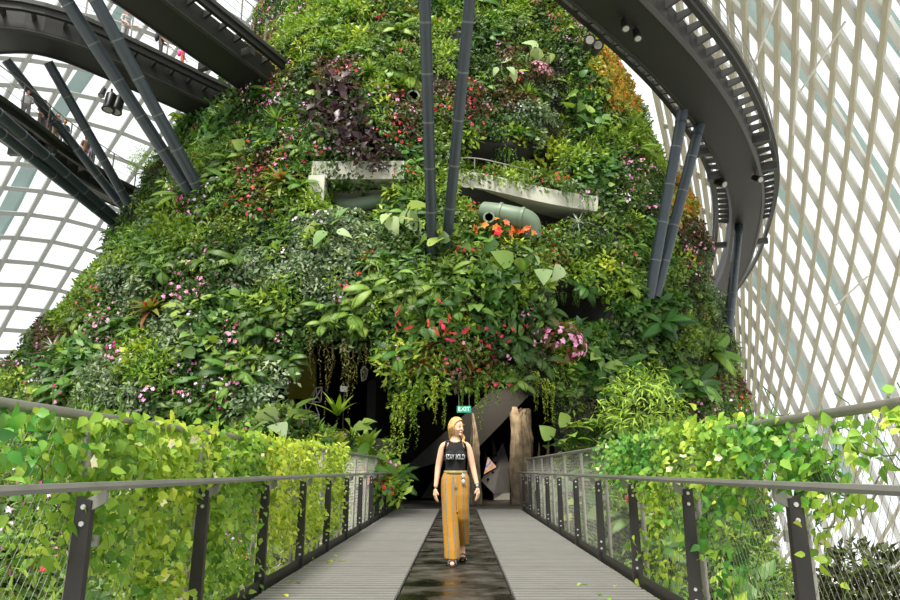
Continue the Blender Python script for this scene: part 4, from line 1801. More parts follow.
def plant(kd, p, n, sc, label=None, group=None, up=.5, out=.15):
    me, ch = VARS[kd][rp_.randrange(len(VARS[kd]))]
    o = bpy.data.objects.new(NM.get(kd, kd), me)
    COL.objects.link(o)
    z = (n * (1 - up) + Vector((0, 0, up))).normalized()
    if kd.startswith('hanging'):
        z = Vector((0, 0, 1))
    x = z.orthogonal().normalized()
    y = z.cross(x)
    R = Matrix((x, y, z)).transposed() @ Matrix.Rotation(rp_.uniform(0, 6.28), 3, 'Z')
    o.matrix_world = Matrix.Translation(p + n * out) @ R.to_4x4() @ Matrix.Scale(sc, 4)
    tag(o, label, CATS.get(kd, 'plant'), group)
    for cn, cm, cmat in ch:
        if cmat is not None and not cm.materials:
            cm.materials.append(cmat)
        c = bpy.data.objects.new(cn, cm)
        COL.objects.link(c)
        c.parent = o
    return o


def at(kd, px, py, sc, label=None, **k):
    if label and 'out' not in k:
        k['out'] = .38
    p, n = hit(px, py)
    used_.append((px, py, 9 * sc))
    if label is None:
        rg = region(px, py)
        return plant(kd, p, n, sc, '%s %s' % (LOOK[kd], rg), '%s %s' % (kd.replace('_', ' ') + 's', rg), **k)
    return plant(kd, p, n, sc, label, **k)


# the plants that stand out in the photograph, one by one
at('spiky_rosette', 372, 80, 1.25, 'big spiky light green rosette left of the middle struts near the top')
at('bromeliad', 285, 190, 1.7, 'largest reddish green bromeliad on the left shoulder below the landing')
at('spiky_rosette', 283, 128, 1.2, 'dark spiky rosette with grey hanging leaves beside the walkway landing')
at('bromeliad', 160, 318, 1.8, 'big dark strap leaved rosette alone in the middle of the left slope')
at('spiky_rosette', 326, 12, 1.2, 'spiky rosette at the top edge of the photo left of centre')
at('yellow_bromeliad', 355, 20, 1.4, 'tall bromeliad with yellow orange spikes near the top edge')
at('yellow_bromeliad', 326, 52, 1.4, 'bromeliad with yellow spikes and lilac flowers at the upper left')
at('spiky_rosette', 522, 102, 1.1, 'fresh green spiky plant on the upper right face below pale big leaves')
at('spiky_rosette', 440, 12, 1.1, 'lime spiky plant between the middle struts at the top edge')
at('silver_plant', 60, 355, 1.4, 'drooping plant with pale grey strap leaves low on the left slope')
at('silver_plant', 582, 232, 1.3, 'silvery thin leaved plant right of the green pipe')
at('pale_philodendron', 332, 242, 1.2, 'pale big leaved plant in the grey green patch left of centre')
at('pale_philodendron', 406, 237, 1.4, 'pale big leaved plant just left of the feet of the middle struts')
at('philodendron', 441, 262, 1.4, 'round leaved plant right at the feet of the middle struts')
at('philodendron', 512, 272, 1.7, 'wide heart leaved plant below the orange flowers')
at('pale_philodendron', 534, 282, 1.2, 'heart leaved plant hanging over the dark gap right of centre')
at('pale_philodendron', 507, 82, 1.2, 'pale large leaved plant on the upper right face, left of the two')
at('pale_philodendron', 534, 68, 1.3, 'pale large leaved plant on the upper right face, right of the two')
at('philodendron', 575, 122, 1.6, 'broad leaved climber at the right of the upper face')
at('philodendron', 588, 140, 1.5, 'broad leaved climber on the right, below the other one')
at('yellow_shrub', 546, 156, 1.5, 'glowing yellow green shrub above the curved concrete ledge')
at('yellow_shrub', 602, 272, .75, 'bright lime shrub at the right beside the dark gap')
at('yellow_bromeliad', 432, 226, 1.0, 'yellow leaf plant beside the strut feet')
at('purple_shrub', 338, 98, 1.5, 'topmost dark purple shrub at the upper left')
at('purple_shrub', 318, 118, 1.3)
at('purple_shrub', 350, 118, 1.4)
at('purple_shrub', 336, 136, 1.2)
at('purple_shrub', 368, 152, 1.3, 'purple leaved shrub drooping over the left concrete ledge')
at('anthurium', 428, 330, 1.5, 'left plant with many glossy red flowers above the cave mouths')
at('anthurium', 446, 338, 1.4, 'right plant with many glossy red flowers above the cave mouths')
at('begonia', 475, 222, 1.3, 'orange red flowered plant next to the right middle strut, upper left of three')
at('begonia', 494, 243, 1.4, 'orange red flowered plant below the open green pipe, middle of three')
at('begonia', 526, 244, 1.0, 'orange flowered plant below the pipe elbow, right of three')
at('pink_leaf_shrub', 552, 345, 1.7, 'large pinkish red shrub above the right edge of the cave entrance')
at('pink_leaf_shrub', 534, 78, 1.2, 'pinkish shrub between pale leaves on the upper right face')
at('pink_leaf_shrub', 515, 238, .8, 'small pinkish plant beneath the green pipe')
for x, y, s in [(442, 108, 1.1), (457, 114, 1.1), (472, 128, 1.1), (490, 118, .9), (300, 175, 1.2), (258, 215, 1.1), (420, 150, .9)]:
    at('red_flower_shrub', x, y, s)
at('feathery_tree', 155, 172, .75, 'small tree with palm like leaves on the left skyline under the walkways', up=.8)
at('fern', 660, 328, 1.6, 'big light green fern below the pair of right struts')
at('fern', 702, 352, 1.7, 'big arching fern near the right edge of the hill')
at('fern', 690, 385, 1.4, 'yellowing fern with drooping fronds beside the big right fern')
at('elephant_ear', 672, 396, 1.1, 'mottled large leaved plant under the right ferns')
for x, y, s in [(505, 168, .9), (522, 172, 1.1), (540, 176, .9)]:
    at('leafy_shrub', x, y, s, None, up=.8)
# edge trailers on ledges and over openings
for x, y, s in [(575, 286, .5), (560, 284, .5), (598, 290, .5)]:
    at('hanging_plant', x, y, s, None, out=.3)
for k, (x, y, s) in enumerate([(401, 388, 1.0), (409, 386, 1.2), (425, 378, .6), (445, 380, .8), (455, 379, .55), (468, 378, 1.0), (478, 378, .6), (433, 378, .9),
                               (508, 378, .6), (530, 380, .8), (537, 384, .9), (543, 388, .8), (420, 380, 1.2)]):
    at('hanging_moss', x, y, s, None, out=.45)
for k, (x, y, s) in enumerate([(318, 340, .9), (330, 338, 1.2), (337, 340, .8), (350, 338, 1.5), (352, 340, 1.4), (362, 342, 1.0), (372, 345, .8), (313, 340, .8)]):
    at('hanging_root', x, y, s, None, out=.35)
for k, (x, y, s) in enumerate([(316, 328, .6), (338, 326, .5), (360, 330, .5), (388, 352, .8), (296, 345, 1.0), (520, 372, 1.0), (500, 370, .9), (485, 372, 1.1), (550, 385, 1.2)]):
    at('hanging_plant', x, y, s, None, out=.35)

# growth around the left concrete ledge
for kd, x, y, dy, s in [('purple_shrub', 366, 166, -.25, .9), ('purple_shrub', 378, 172, -.2, .7), ('red_flower_shrub', 406, 180, -.2, 1.0), ('red_flower_shrub', 312, 158, 0, .9), ('leafy_shrub', 396, 200, .1, 1.0),
                        ('grey_shrub', 338, 224, .0, 1.1), ('grey_shrub', 358, 226, .0, 1.2), ('grey_shrub', 322, 230, -.1, 1.1), ('leafy_shrub', 384, 222, .1, 1.0), ('grey_shrub', 306, 222, -.1, 1.0), ('fern', 300, 190, .0, 1.0),
                        ('hanging_plant', 350, 160, -.1, .5), ('fern', 395, 215, .0, .9), ('purple_shrub', 352, 156, -.1, .9), ('purple_shrub', 388, 158, .1, .8)]:
    plant(kd, P(x, y, Yl + dy), Vector((0, -.8, .6)), s, '%s %s' % (LOOK[kd], 'at the upper left concrete ledge'), '%s at the left ledge' % kd.replace('_', ' '), up=.6)
    used_.append((x, y, 9 * s))

for kd, x, y, s in [('red_flower_shrub', 560, 184, .9), ('grey_shrub', 572, 194, 1.0), ('hanging_plant', 566, 190, .8), ('hanging_plant', 586, 198, .8), ('flowering_shrub', 592, 200, 1.0), ('leafy_shrub', 512, 180, .6)]:
    q_ = min(pts_r, key=lambda p: abs(proj(p)[0] - x))
    plant(kd, P(x, y, q_.y - .1), Vector((0, -.8, .6)), s, '%s %s' % (LOOK[kd], 'drooping over the right end of the curved ledge'), '%s at the curved ledge' % kd.replace('_', ' '), up=.6)
# plants in the beds in front of the entrance (on the bed surfaces)
def onbed(kd, x, y, sc, label=None, fz=None, dz=0, **k):
    fz = fz or (fz_left if x < 0 else fz_right)
    p = Vector((x, y, fz(x, y) + dz))
    px, py = proj(p + Vector((0, 0, .5)))
    if label is None:
        rg = region(px, max(py, 401)) if x < 0 else 'in the bed right of the cave entrance'
        return plant(kd, p, Vector((0, -.35, .9)).normalized(), sc, '%s %s' % (LOOK[kd], rg), '%s %s' % (kd.replace('_', ' ') + 's', rg), **k)
    return plant(kd, p, Vector((0, -.35, .9)).normalized(), sc, label, **k)


def bedpx(kd, px, py, Y, sc, label=None, **k):
    x = P(px, py, Y).x
    z = P(px, py, Y).z
    fz = fz_left if x < 0 else fz_right
    return onbed(kd, x, Y, sc, label, None, dz=max(-.2, min(.6, z - fz(x, Y))), **k)


bedpx('nest_fern', 367, 405, 18.4, .95, 'tall pale nest fern standing in front of the left cave, right one')
bedpx('nest_fern', 376, 408, 18.2, .8, 'upright pale nest fern, the one nearest the cave entrance')
bedpx('nest_fern', 338, 415, 18.6, .8, 'nest fern in front of the left cave beside the white box')
bedpx('elephant_ear', 352, 422, 18.0, .8, 'round pale leaved plant in the middle of the left bed')
bedpx('elephant_ear', 368, 426, 17.6, .7, 'round leaved plant in front of the nest ferns')
bedpx('pale_philodendron', 285, 440, 17.2, 1.4, 'variegated large leaved plant behind the left railing')
bedpx('begonia', 382, 452, 17.0, .7, 'orange flowered plant at the left railing end')
for px, py, Y, s, kd in [(300, 432, 18.2, 1, 'flowering_shrub'), (285, 428, 18.6, 1, 'flowering_shrub'), (330, 440, 17.4, 1.1, 'leafy_shrub'), (350, 445, 17.2, 1.2, 'fern'), (365, 450, 17.2, 1.1, 'red_flower_shrub'),
                         (378, 440, 18, 1.2, 'leafy_shrub'), (390, 430, 19, 1.1, 'dark_fern'), (392, 450, 18.2, 1.0, 'fern'), (312, 448, 17, 1.0, 'dark_fern'), (340, 455, 16.5, 1.0, 'leafy_shrub'),
                         (383, 415, 19.2, 1.0, 'flowering_shrub'), (388, 465, 17, 1.0, 'leafy_shrub'), (394, 412, 19.6, 1.0, 'leafy_shrub'), (376, 465, 16.6, 1.0, 'red_flower_shrub')]:
    bedpx(kd, px, py, Y, s)
for n_, (px, py, Y, s) in enumerate([(576, 440, 17.4, .75), (588, 452, 16.6, .7), (570, 412, 18.4, .75), (600, 430, 17.4, .7), (566, 457, 17.8, .55), (582, 405, 18.6, .75), (570, 425, 19.0, .6), (600, 400, 18.6, .7)]):
    bedpx('elephant_ear', px, py, Y, s)
bedpx('pale_philodendron', 552, 462, 18.2, .8, 'lime leaved plant at the right end of the railing next to the rock column')
bedpx('feathery_tree', 640, 402, 18.0, 1.05, 'feathery light green bush tree standing right of the cave entrance')
bedpx('feathery_tree', 612, 425, 17.0, .6, 'smaller feathery bush left of the feathery bush tree')
bedpx('feathery_tree', 662, 432, 16.6, .7, 'feathery bush right of the feathery bush tree over the railing')
for px, py, Y, s, kd in [(600, 372, 19.2, 1.1, 'philodendron'), (585, 375, 19.2, 1.1, 'philodendron'), (572, 372, 19.4, 1.0, 'leafy_shrub'), (625, 445, 16.4, 1.0, 'fern'), (650, 455, 15.5, 1.0, 'fern'),
                         (690, 430, 17, 1.2, 'dark_fern'), (680, 450, 15.5, 1.1, 'leafy_shrub'), (700, 445, 16.5, 1.0, 'flowering_shrub'), (560, 385, 19.6, .9, 'leafy_shrub')]:
    bedpx(kd, px, py, Y, s)
# shrubs low behind the wire mesh near the camera
for k, (x, y, sc, kd) in enumerate([(-3.0, 4.6, 1.2, 'flowering_shrub'), (-3.4, 3.6, 1.2, 'flowering_shrub'), (-2.7, 5.6, 1.1, 'fern'), (-3.2, 6.6, 1.2, 'leafy_shrub'), (-4.2, 5.2, 1.3, 'flowering_shrub'),
                                   (-2.8, 8, 1.1, 'fern'), (-5, 7, 1.3, 'grey_shrub'), (-3.8, 8.4, 1.2, 'dark_fern'), (-2.8, 3.4, 1.0, 'flowering_shrub')]):
    rg = 'in the bank behind the left railing'
    p = Vector((x, y, fz_left(x, y) + .2))
    plant(kd, p, Vector((.3, -.2, .9)).normalized(), sc, '%s %s' % (LOOK[kd], rg), '%s %s' % (kd.replace('_', ' ') + 's', rg))
for k, (x, y, sc, kd) in enumerate([(2.9, 9.2, 1.2, 'fern'), (3.6, 9.6, 1.2, 'leafy_shrub'), (4.4, 9.4, 1.2, 'fern'), (3.2, 11, 1.2, 'fern'), (5.2, 10, 1.2, 'dark_fern'), (4.2, 11.5, 1.3, 'leafy_shrub'), (5.8, 12, 1.3, 'fern'), (3, 13, 1.2, 'fern')]):
    rg = 'low behind the wire mesh of the right railing'
    p = Vector((x, y, fz_right(x, y) + .2))
    plant(kd, p, Vector((-.3, -.2, .9)).normalized(), sc, '%s %s' % (LOOK[kd], rg), '%s %s' % (kd.replace('_', ' ') + 's', rg))
# tall shrub growing up from below at the lower right corner
mb = MB()
mb.tube([(4.6, 8.2, -14), (4.55, 8.2, -6), (4.6, 8.15, -1.2)], [.2, .14, .06], 8)
g = g_shrub(777, 4200, .95, .13, .06, 'oval', 2, 1.5, .9)
o = bpy.data.objects.new('round_shrub', g.mesh('foliage', LM['moss']))
COL.objects.link(o)
o.location = (4.6, 8.15, -1.1)
tag(o, 'dark round topped shrub below the bridge seen through the right wire mesh', 'shrub')
me = mb.mesh('trunk')
me.transform(Matrix.Translation((-4.6, -8.15, 1.1)))
link('trunk', me, o, M['rock'])

# ------------------------------------------------------------------ scatter of further individual plants over the hill face
ZK = {'lime': ['leafy_shrub', 'fern', 'spiky_rosette'], 'red': ['red_flower_shrub', 'bromeliad', 'flowering_shrub'], 'purple': ['purple_shrub'], 'dark': ['dark_fern', 'flowering_shrub', 'philodendron', 'hanging_plant'],
      'fern': ['fern', 'dark_fern'], 'pinkfl': ['flowering_shrub', 'flowering_shrub', 'fern'], 'grey': ['grey_shrub'], 'mid': ['philodendron', 'fern', 'leafy_shrub', 'bromeliad', 'red_flower_shrub'],
      'moss': ['dark_fern', 'hanging_plant'], 'broad': ['philodendron', 'elephant_ear', 'philodendron'], 'orange': ['orange_shrub', 'orange_shrub', 'leafy_shrub'], 'bright': ['yellow_shrub', 'leafy_shrub'], 'silver': ['silver_plant']}
cnt = 0
for _ in range(9000):
    px, py = rp_.uniform(5, 755), rp_.uniform(2, 425)
    d = ray(px, py).normalized()
    h = BV.ray_cast(CLOC, d)
    if h[0] is None:
        continue
    if inpoly(px, py, OPEN_E) or inpoly(px, py, OPEN_L) or (py > 395 and 390 < px < 690):
        continue
    if any(inpoly(px, py, q) for q, _d in RECESS):
        continue
    if 308 < px < 408 and 155 < py < 190 or 450 < px < 600 and 165 < py < 212 or (478 < px < 538 and 205 < py < 240):
        continue
    if 415 < px < 462 and py < 258:
        continue
    s = rp_.uniform(.7, 1.25)
    if any((px - a) ** 2 + (py - b) ** 2 < (c * .62 + 6.0 * s) ** 2 for a, b, c in used_):
        continue
    sp = SEEDS[int(((SX[:, 0] - px) ** 2 + (SX[:, 1] - py) ** 2).argmin())][2]
    kd = rp_.choice(ZK[sp])
    p, n = hit(px, py)
    used_.append((px, py, 9 * s))
    at(kd, px, py, s * (.72 if kd in ('philodendron', 'elephant_ear') else 1), None, out=.12)
    cnt += 1
print('scattered plants', cnt)

# ------------------------------------------------------------------ vines on the railings
def vine(sx, ya, yb, zlo, zhi, n, size, mat, label, seed, blooms=0, bl=None, fcol='cream', top=0.0, side=-1):
    r = np.random.default_rng(seed)
    rr = random.Random(seed)
    c0 = Vector((sx * (DH + .15), (ya + yb) / 2, zlo))
    g = Geo()
    Y = r.uniform(ya, yb, n)
    # sprays: leaves gather around wandering shoots
    ns = max(6, int(n / 45))
    sy, sz = r.uniform(ya, yb, ns), zlo + (zhi - zlo) * r.beta(1.6, 1.0, ns)
    k = r.integers(0, ns, n)
    t = r.uniform(-1, 1, n)
    ang = r.uniform(0.2, 2.9, ns)
    Y = sy[k] + np.cos(ang[k]) * t * .28 + r.normal(0, .06, n)
    Zc = sz[k] + np.sin(ang[k]) * t * .20 + r.normal(0, .05, n)
    X = sx * (DH + .22) + sx * r.normal(.0, .085, n)
    Zc = np.minimum(Zc, zhi + np.abs(r.normal(0, .02, n)))
    if top:
        up = r.random(n) < top
        Zc = np.where(up, zhi + np.abs(r.normal(0, .05, n)), Zc)
    Y = np.clip(Y, ya - .12, yb + .12)
    pos = np.stack([X, Y, Zc], 1) - np.array(c0)
    ax = nrm(np.stack([-sx * .35 + r.normal(0, .5, n), r.normal(0, .6, n), -.35 + r.normal(0, .45, n)], 1))
    zh = nrm(np.stack([-sx * .7 + r.normal(0, .4, n), -.45 + r.normal(0, .45, n), .55 + r.normal(0, .35, n)], 1))
    sc = r.uniform(.55, 1.25, n)
    g.leaves(leaf(size, size * .72, 3, 'heart', .7, .2), basis(ax, zh), pos, sc, np.clip(r.normal(.5, .25, n), 0, 1))
    o = link('climbing_vine', g.mesh('foliage', LM[mat]))
    o.location = c0
    tag(o, label, 'vine')
    mb = MB()
    for i in range(min(ns, 26)):
        x0 = sx * (DH + .27)
        pts = [Vector((x0 + .02 * rr.gauss(0, 1), sy[i] + math.cos(ang[i]) * q * .32, sz[i] + math.sin(ang[i]) * q * .24 + .03 * math.sin(q * 5 + i))) - c0 for q in np.linspace(-1.2, 1.2, 7)]
        mb.tube(pts, .0035, 4, False)
    link('stem', mb.mesh('stem'), o, LM[mat])
    for i in range(blooms):
        gf = Geo()
        s_ = rr.uniform(.034, .046)
        f = g_flowers(seed * 50 + i, 1, .0, s_, 5, 1, 'round', .5, .9)
        me = f.mesh('bloom', FM[fcol])
        b = link('bloom', me, o)
        y_, z_ = (bl[i] if bl else (rr.uniform(ya, yb), rr.uniform(zlo + .2, zhi)))
        b.location = Vector((sx * (DH + .07), y_, z_)) - c0
        b.rotation_euler = (rr.uniform(-.6, .9), -sx * rr.uniform(.3, 1.1), 0)
    return o


def yl(px):
    return F * 1.92 / (459 - px)


def yr(px):
    return F * 1.92 / (px - 459)


vine(-1, 2.3, 3.5, .86, 1.31, 480, .075, 'vine2', 'bright green vine on the left railing nearest the camera, at the left edge', 1, 2, top=.0)
vine(-1, 3.5, 4.5, .55, 1.33, 950, .075, 'vine', 'yellow green vine on the left railing just beyond the first mesh post', 2, 4, top=.02)
vine(-1, 4.5, 5.6, .20, 1.34, 1800, .075, 'vine', 'leafy vine on the left railing around the second flat post, rising above the rail', 3, 5, top=.06)
vine(-1, 5.6, 7.0, -.14, 1.36, 2800, .072, 'vine', 'dense yellow green vine reaching down to the deck on the left railing', 4, 3, top=.03)
vine(-1, 7.0, 9.0, -.12, 1.36, 3000, .072, 'vine', 'bright yellow vine on the left railing around the middle bays', 5, 3, top=.03)
vine(-1, 9.0, 12.2, -.05, 1.38, 3600, .075, 'vine', 'farthest yellow vine clump on the left railing before the bare bays', 6, 2, top=.06)
vine(-1, 4.3, 5.2, -.15, .6, 160, .075, 'vine2', 'sparse leaves low on the wire mesh of the left railing near the camera', 7, 3)
vine(1, 2.2, 3.9, 1.0, 1.31, 230, .075, 'vine2', 'thin vine along the top rail at the right edge nearest the camera', 11, 0, top=.02)
vine(1, 3.8, 5.0, .95, 1.33, 800, .075, 'vine2', 'green vine on the right railing beyond the first mesh post', 12, 0, top=.03)
bl = [(yr(728), 1.16), (yr(691), 1.17), (yr(681), 1.25), (yr(676), 1.08), (yr(700), 1.19), (yr(682), .94)]
vine(1, 4.9, 6.5, .92, 1.40, 1500, .075, 'vine2', 'thick green vine with cream flowers on the right railing', 13, 6, bl, top=.07)
vine(1, 6.5, 9.4, .88, 1.38, 1700, .075, 'vine2', 'far vine with pale flowers on the right railing', 14, 5, top=.05)
vine(1, 4.8, 6.6, .2, .95, 330, .075, 'vine2', 'hanging vine leaves below the hand rail in the middle of the right railing', 15, 0)
vine(1, 6.6, 7.8, -.05, .95, 500, .072, 'vine', 'hanging vine leaves below the hand rail farther along the right railing', 16, 2)
vine(1, 3.6, 4.1, .5, .95, 45, .072, 'vine', 'few light leaves hanging below the hand rail near the first right post', 17, 0)
# fallen leaves on the deck
for k in range(16):
    left = k < 11
    x = -rp_.uniform(1.35, 1.68) if left else rp_.uniform(1.2, 1.6)
    y = rp_.uniform(5.6, 9.5) if left else rp_.uniform(6.2, 7.4)
    lf = leaf(.07, .045, 3, 'oval', .4, .3)
    me = mesh_np('fallen_leaf', lf[0], lf[1], {'var': np.full(len(lf[0]), rp_.random())})
    me.materials.append(LM['bright' if left else 'vine2'])
    o = link('fallen_leaf', me)
    o.location = (x, y, .012)
    o.rotation_euler = (0, 0, rp_.uniform(0, 6))
    tag(o, 'yellow fallen leaf on the deck by the left railing' if left else 'green fallen leaf on the deck by the right railing', 'leaf',
        'fallen leaves by the left railing' if left else 'fallen leaves by the right railing')
# warm lamps inside the caves
for nm, loc, e, sz in [('cave_lamp', (1.2, 22.2, 3.8), 60, .5), ('cave_lamp', (2.2, 21.2, 3.7), 22, .4)]:
    l = bpy.data.lights.new(nm, 'SPOT')
    l.energy = e * 6.5
    l.spot_size = 1.3
    l.shadow_soft_size = .2
    l.color = (1, .86, .66)
    o = bpy.data.objects.new(nm, l)
    COL.objects.link(o)
    o.location = loc
    o.rotation_euler = (math.radians(58), 0, 0)
# ------------------------------------------------------------------ people
def skin_obj(joints, edges, radii, root=0, sub=2):
    me = bpy.data.meshes.new('tmp_skin')
    me.from_pydata([tuple(j) for j in joints], edges, [])
    o = bpy.data.objects.new('tmp_skin', me)
    COL.objects.link(o)
    o.modifiers.new('skin', 'SKIN').use_smooth_shade = True
    if not me.skin_vertices:
        me.skin_vertices.new()
    for i, sv in enumerate(me.skin_vertices[0].data):
        r = radii[i]
        sv.radius = (r, r) if not isinstance(r, tuple) else r
        sv.use_root = (i == root)
    s = o.modifiers.new('sub', 'SUBSURF')
    s.levels = sub
    s.render_levels = sub
    return o


def chain(pts, rad):
    return skin_obj(pts, [(i, i + 1) for i in range(len(pts) - 1)], rad)


def bake(objs, vox=None, smooth_it=4, extra=None):
    """evaluate the pieces, merge them and fuse them into one continuous surface"""
    dg = bpy.context.evaluated_depsgraph_get()
    dg.update()
    bm = bmesh.new()
    for o in objs:
        me = bpy.data.meshes.new_from_object(o.evaluated_get(dg))
        bm.from_mesh(me)
        bpy.data.meshes.remove(me)
    for (vs, fs) in (extra or []):
        b = [bm.verts.new(v) for v in vs]
        for f in fs:
            try:
                bm.faces.new([b[i] for i in f])
            except ValueError:
                pass
    bmesh.ops.recalc_face_normals(bm, faces=bm.faces)
    me = bpy.data.meshes.new('fused')
    bm.to_mesh(me)
    bm.free()
    for o in objs:
        d = o.data
        bpy.data.objects.remove(o)
        bpy.data.meshes.remove(d)
    if vox:
        o = bpy.data.objects.new('tmp_fuse', me)
        COL.objects.link(o)
        r = o.modifiers.new('r', 'REMESH')
        r.mode = 'VOXEL'
        r.voxel_size = vox
        s = o.modifiers.new('s', 'SMOOTH')
        s.iterations = smooth_it
        s.factor = .5
        dg = bpy.context.evaluated_depsgraph_get()
        dg.update()
        m2 = bpy.data.meshes.new_from_object(o.evaluated_get(dg))
        bpy.data.objects.remove(o)
        bpy.data.meshes.remove(me)
        me = m2
    me.polygons.foreach_set('use_smooth', [True] * len(me.polygons))
    me.materials.clear()
    return me


def ball(c, r, n=20, m=14, fn=None):
    vs, fs = [], []
    for j in range(m + 1):
        ph = PI * j / m
        for i in range(n):
            th = 2 * PI * i / n
            p = Vector((math.sin(ph) * math.cos(th), math.sin(ph) * math.sin(th), math.cos(ph)))
            q = Vector((p.x * r[0], p.y * r[1], p.z * r[2]))
            if fn:
                q = fn(p, q)
            vs.append(Vector(c) + q)
    for j in range(m):
        for i in range(n):
            i2 = (i + 1) % n
            fs.append((j * n + i, (j + 1) * n + i, (j + 1) * n + i2, j * n + i2))
    return vs, fs


def loft(rings, n=28, cap=True):
    """rings: (cx, cy, z, rx, ry)"""
    vs, fs = [], []
    for (cx, cy, z, rx, ry) in rings:
        for i in range(n):
            a = 2 * PI * i / n
            vs.append(Vector((cx + rx * math.sin(a), cy - ry * math.cos(a), z)))
    for j in range(len(rings) - 1):
        for i in range(n):
            i2 = (i + 1) % n
            fs.append((j * n + i, j * n + i2, (j + 1) * n + i2, (j + 1) * n + i))
    if cap:
        fs.append(tuple(range(n)))
        fs.append(tuple(range((len(rings) - 1) * n, len(rings) * n)))
    return vs, fs


def head_geo(c, yaw, s=1.0, tilt=0):
    """head about 0.225 m high, face towards -Y before the yaw; returns verts/faces list and a transform"""
    T = Matrix.Translation(c) @ Matrix.Rotation(yaw, 4, 'Z') @ Matrix.Rotation(tilt, 4, 'X') @ Matrix.Scale(s, 4)

    def shape(p, q):
        f = max(0, -p.y)
        if p.z < -.1:                       # jaw narrows to the chin
            k = min(1, (-p.z - .1) / .9)
            q.x *= 1 - .38 * k
            q.y = q.y * (1 - .18 * k) - .012 * k
        if p.y > 0:
            q.z *= 1
            q.y *= 1.05 if p.z > -.2 else .85
        if -.05 < p.z < .25 and f > .6:     # eye hollows
            q.y += .006 * math.exp(-((abs(p.x) - .38) / .18) ** 2)
        return q
    out = [ball((0, 0, 0), (.073, .092, .112), 26, 20, shape)]
    # nose, lips, ears as extra lumps fused into the head
    nose = loft([(0, -.088, .018, .007, .006), (0, -.095, -.005, .009, .011), (0, -.100, -.022, .014, .015), (0, -.093, -.032, .013, .010)], 10)
    out.append(nose)
    out.append(ball((0, -.085, -.056), (.020, .012, .008), 12, 8))
    out.append(ball((0, -.078, -.088), (.022, .016, .016), 12, 8))
    for sx in (-1, 1):
        out.append(ball((sx * .074, .006, -.008), (.008, .018, .030), 10, 8))
        out.append(ball((sx * .040, -.066, -.030), (.018, .018, .016), 10, 8))
    return [([T @ v for v in vs], fs) for vs, fs in out], T


def hand_pieces(w, d, side, curl=.5, s=1.0, palm_to=None):
    """hand hanging along d from wrist w; side = direction the thumb points; palm faces palm_to"""
    d = Vector(d).normalized()
    t = Vector(side).normalized()
    t = (t - d * t.dot(d)).normalized()
    n = d.cross(t).normalized()
    if palm_to is not None and n.dot(Vector(palm_to)) < 0:
        n = -n
    w = Vector(w)
    pcs = []
    palm = [w, w + d * .035 * s, w + d * .085 * s]
    pcs.append(skin_obj(palm, [(0, 1), (1, 2)], [(.022 * s, .018 * s), (.026 * s, .016 * s), (.030 * s, .013 * s)]))
    for k, (off, ln) in enumerate([(.030, .068), (.010, .078), (-.010, .072), (-.029, .056)]):
        b = w + d * .078 * s + t * off * s
        p = [w + d * .05 * s + t * off * .8 * s, b]
        a = .12 + curl * .25
        cur = b
        for q in range(3):
            a2 = a + curl * .42 * q
            cur = cur + (d * math.cos(a2) + n * math.sin(a2)) * ln * s * (.42, .32, .26)[q]
            p.append(cur)
        pcs.append(chain(p, [.010 * s, .0095 * s, .0085 * s, .008 * s, .006 * s]))
    b = w + d * .03 * s + t * .022 * s
    p = [w + d * .02 * s, b, b + (d * .6 + t * .75 + n * .3).normalized() * .034 * s, b + (d * .6 + t * .75 + n * .3).normalized() * .034 * s + (d * .9 + t * .25 + n * .35).normalized() * .03 * s]
    pcs.append(chain(p, [.012 * s, .012 * s, .0105 * s, .007 * s]))
    return pcs


def region_shell(me, test, off, name, thick=None):
    """cloth made from the body surface where test(co) holds, pushed outward"""
    bm = bmesh.new()
    bm.from_mesh(me)
    bm.normal_update()
    dl = [f for f in bm.faces if not test(f.calc_center_median())]
    bmesh.ops.delete(bm, geom=dl, context='FACES')
    bm.normal_update()
    nr_ = {v: v.normal.copy() for v in bm.verts}
    for v in bm.verts:
        o_ = off(v.co) if callable(off) else off
        v.co += nr_[v] * o_
    m2 = bpy.data.meshes.new(name)
    bm.to_mesh(m2)
    bm.free()
    m2.polygons.foreach_set('use_smooth', [True] * len(m2.polygons))
    m2.materials.clear()
    return m2


def skinmat(nm, col):
    m = pmat(nm, col, .5, 0, .05, 12)
    b = [n for n in m.node_tree.nodes if n.type == 'BSDF_PRINCIPLED'][0]
    b.inputs['Subsurface Weight'].default_value = .12
    b.inputs['Subsurface Radius'].default_value = (.02, .008, .004)
    return m


M['skin'] = skinmat('fair skin', '#dfb090')
M['skin2'] = skinmat('tan skin', '#c08a66')
M['hair'] = pmat('blond hair', '#b98a4a', .45, 0, .3, 30, .6, 60, col2='#dcb777')
M['hairdark'] = pmat('dark hair', '#1d1613', .5, 0, .2, 20)
M['blackcloth'] = pmat('black jersey', '#121213', .85, 0, .15, 8)
M['print'] = pmat('white print', '#d8d8d6', .7, 0, .05, 10)
M['eye'] = pmat('eye', '#3a3230', .2, 0, .05, 10)
M['lip'] = pmat('lip', '#b8605a', .5, 0, .05, 10)
M['shades'] = pmat('mirror sunglasses', '#c3c6ca', .12, .8, .05, 10)
M['sole'] = pmat('sandal', '#2a201a', .6, 0, .1, 10)


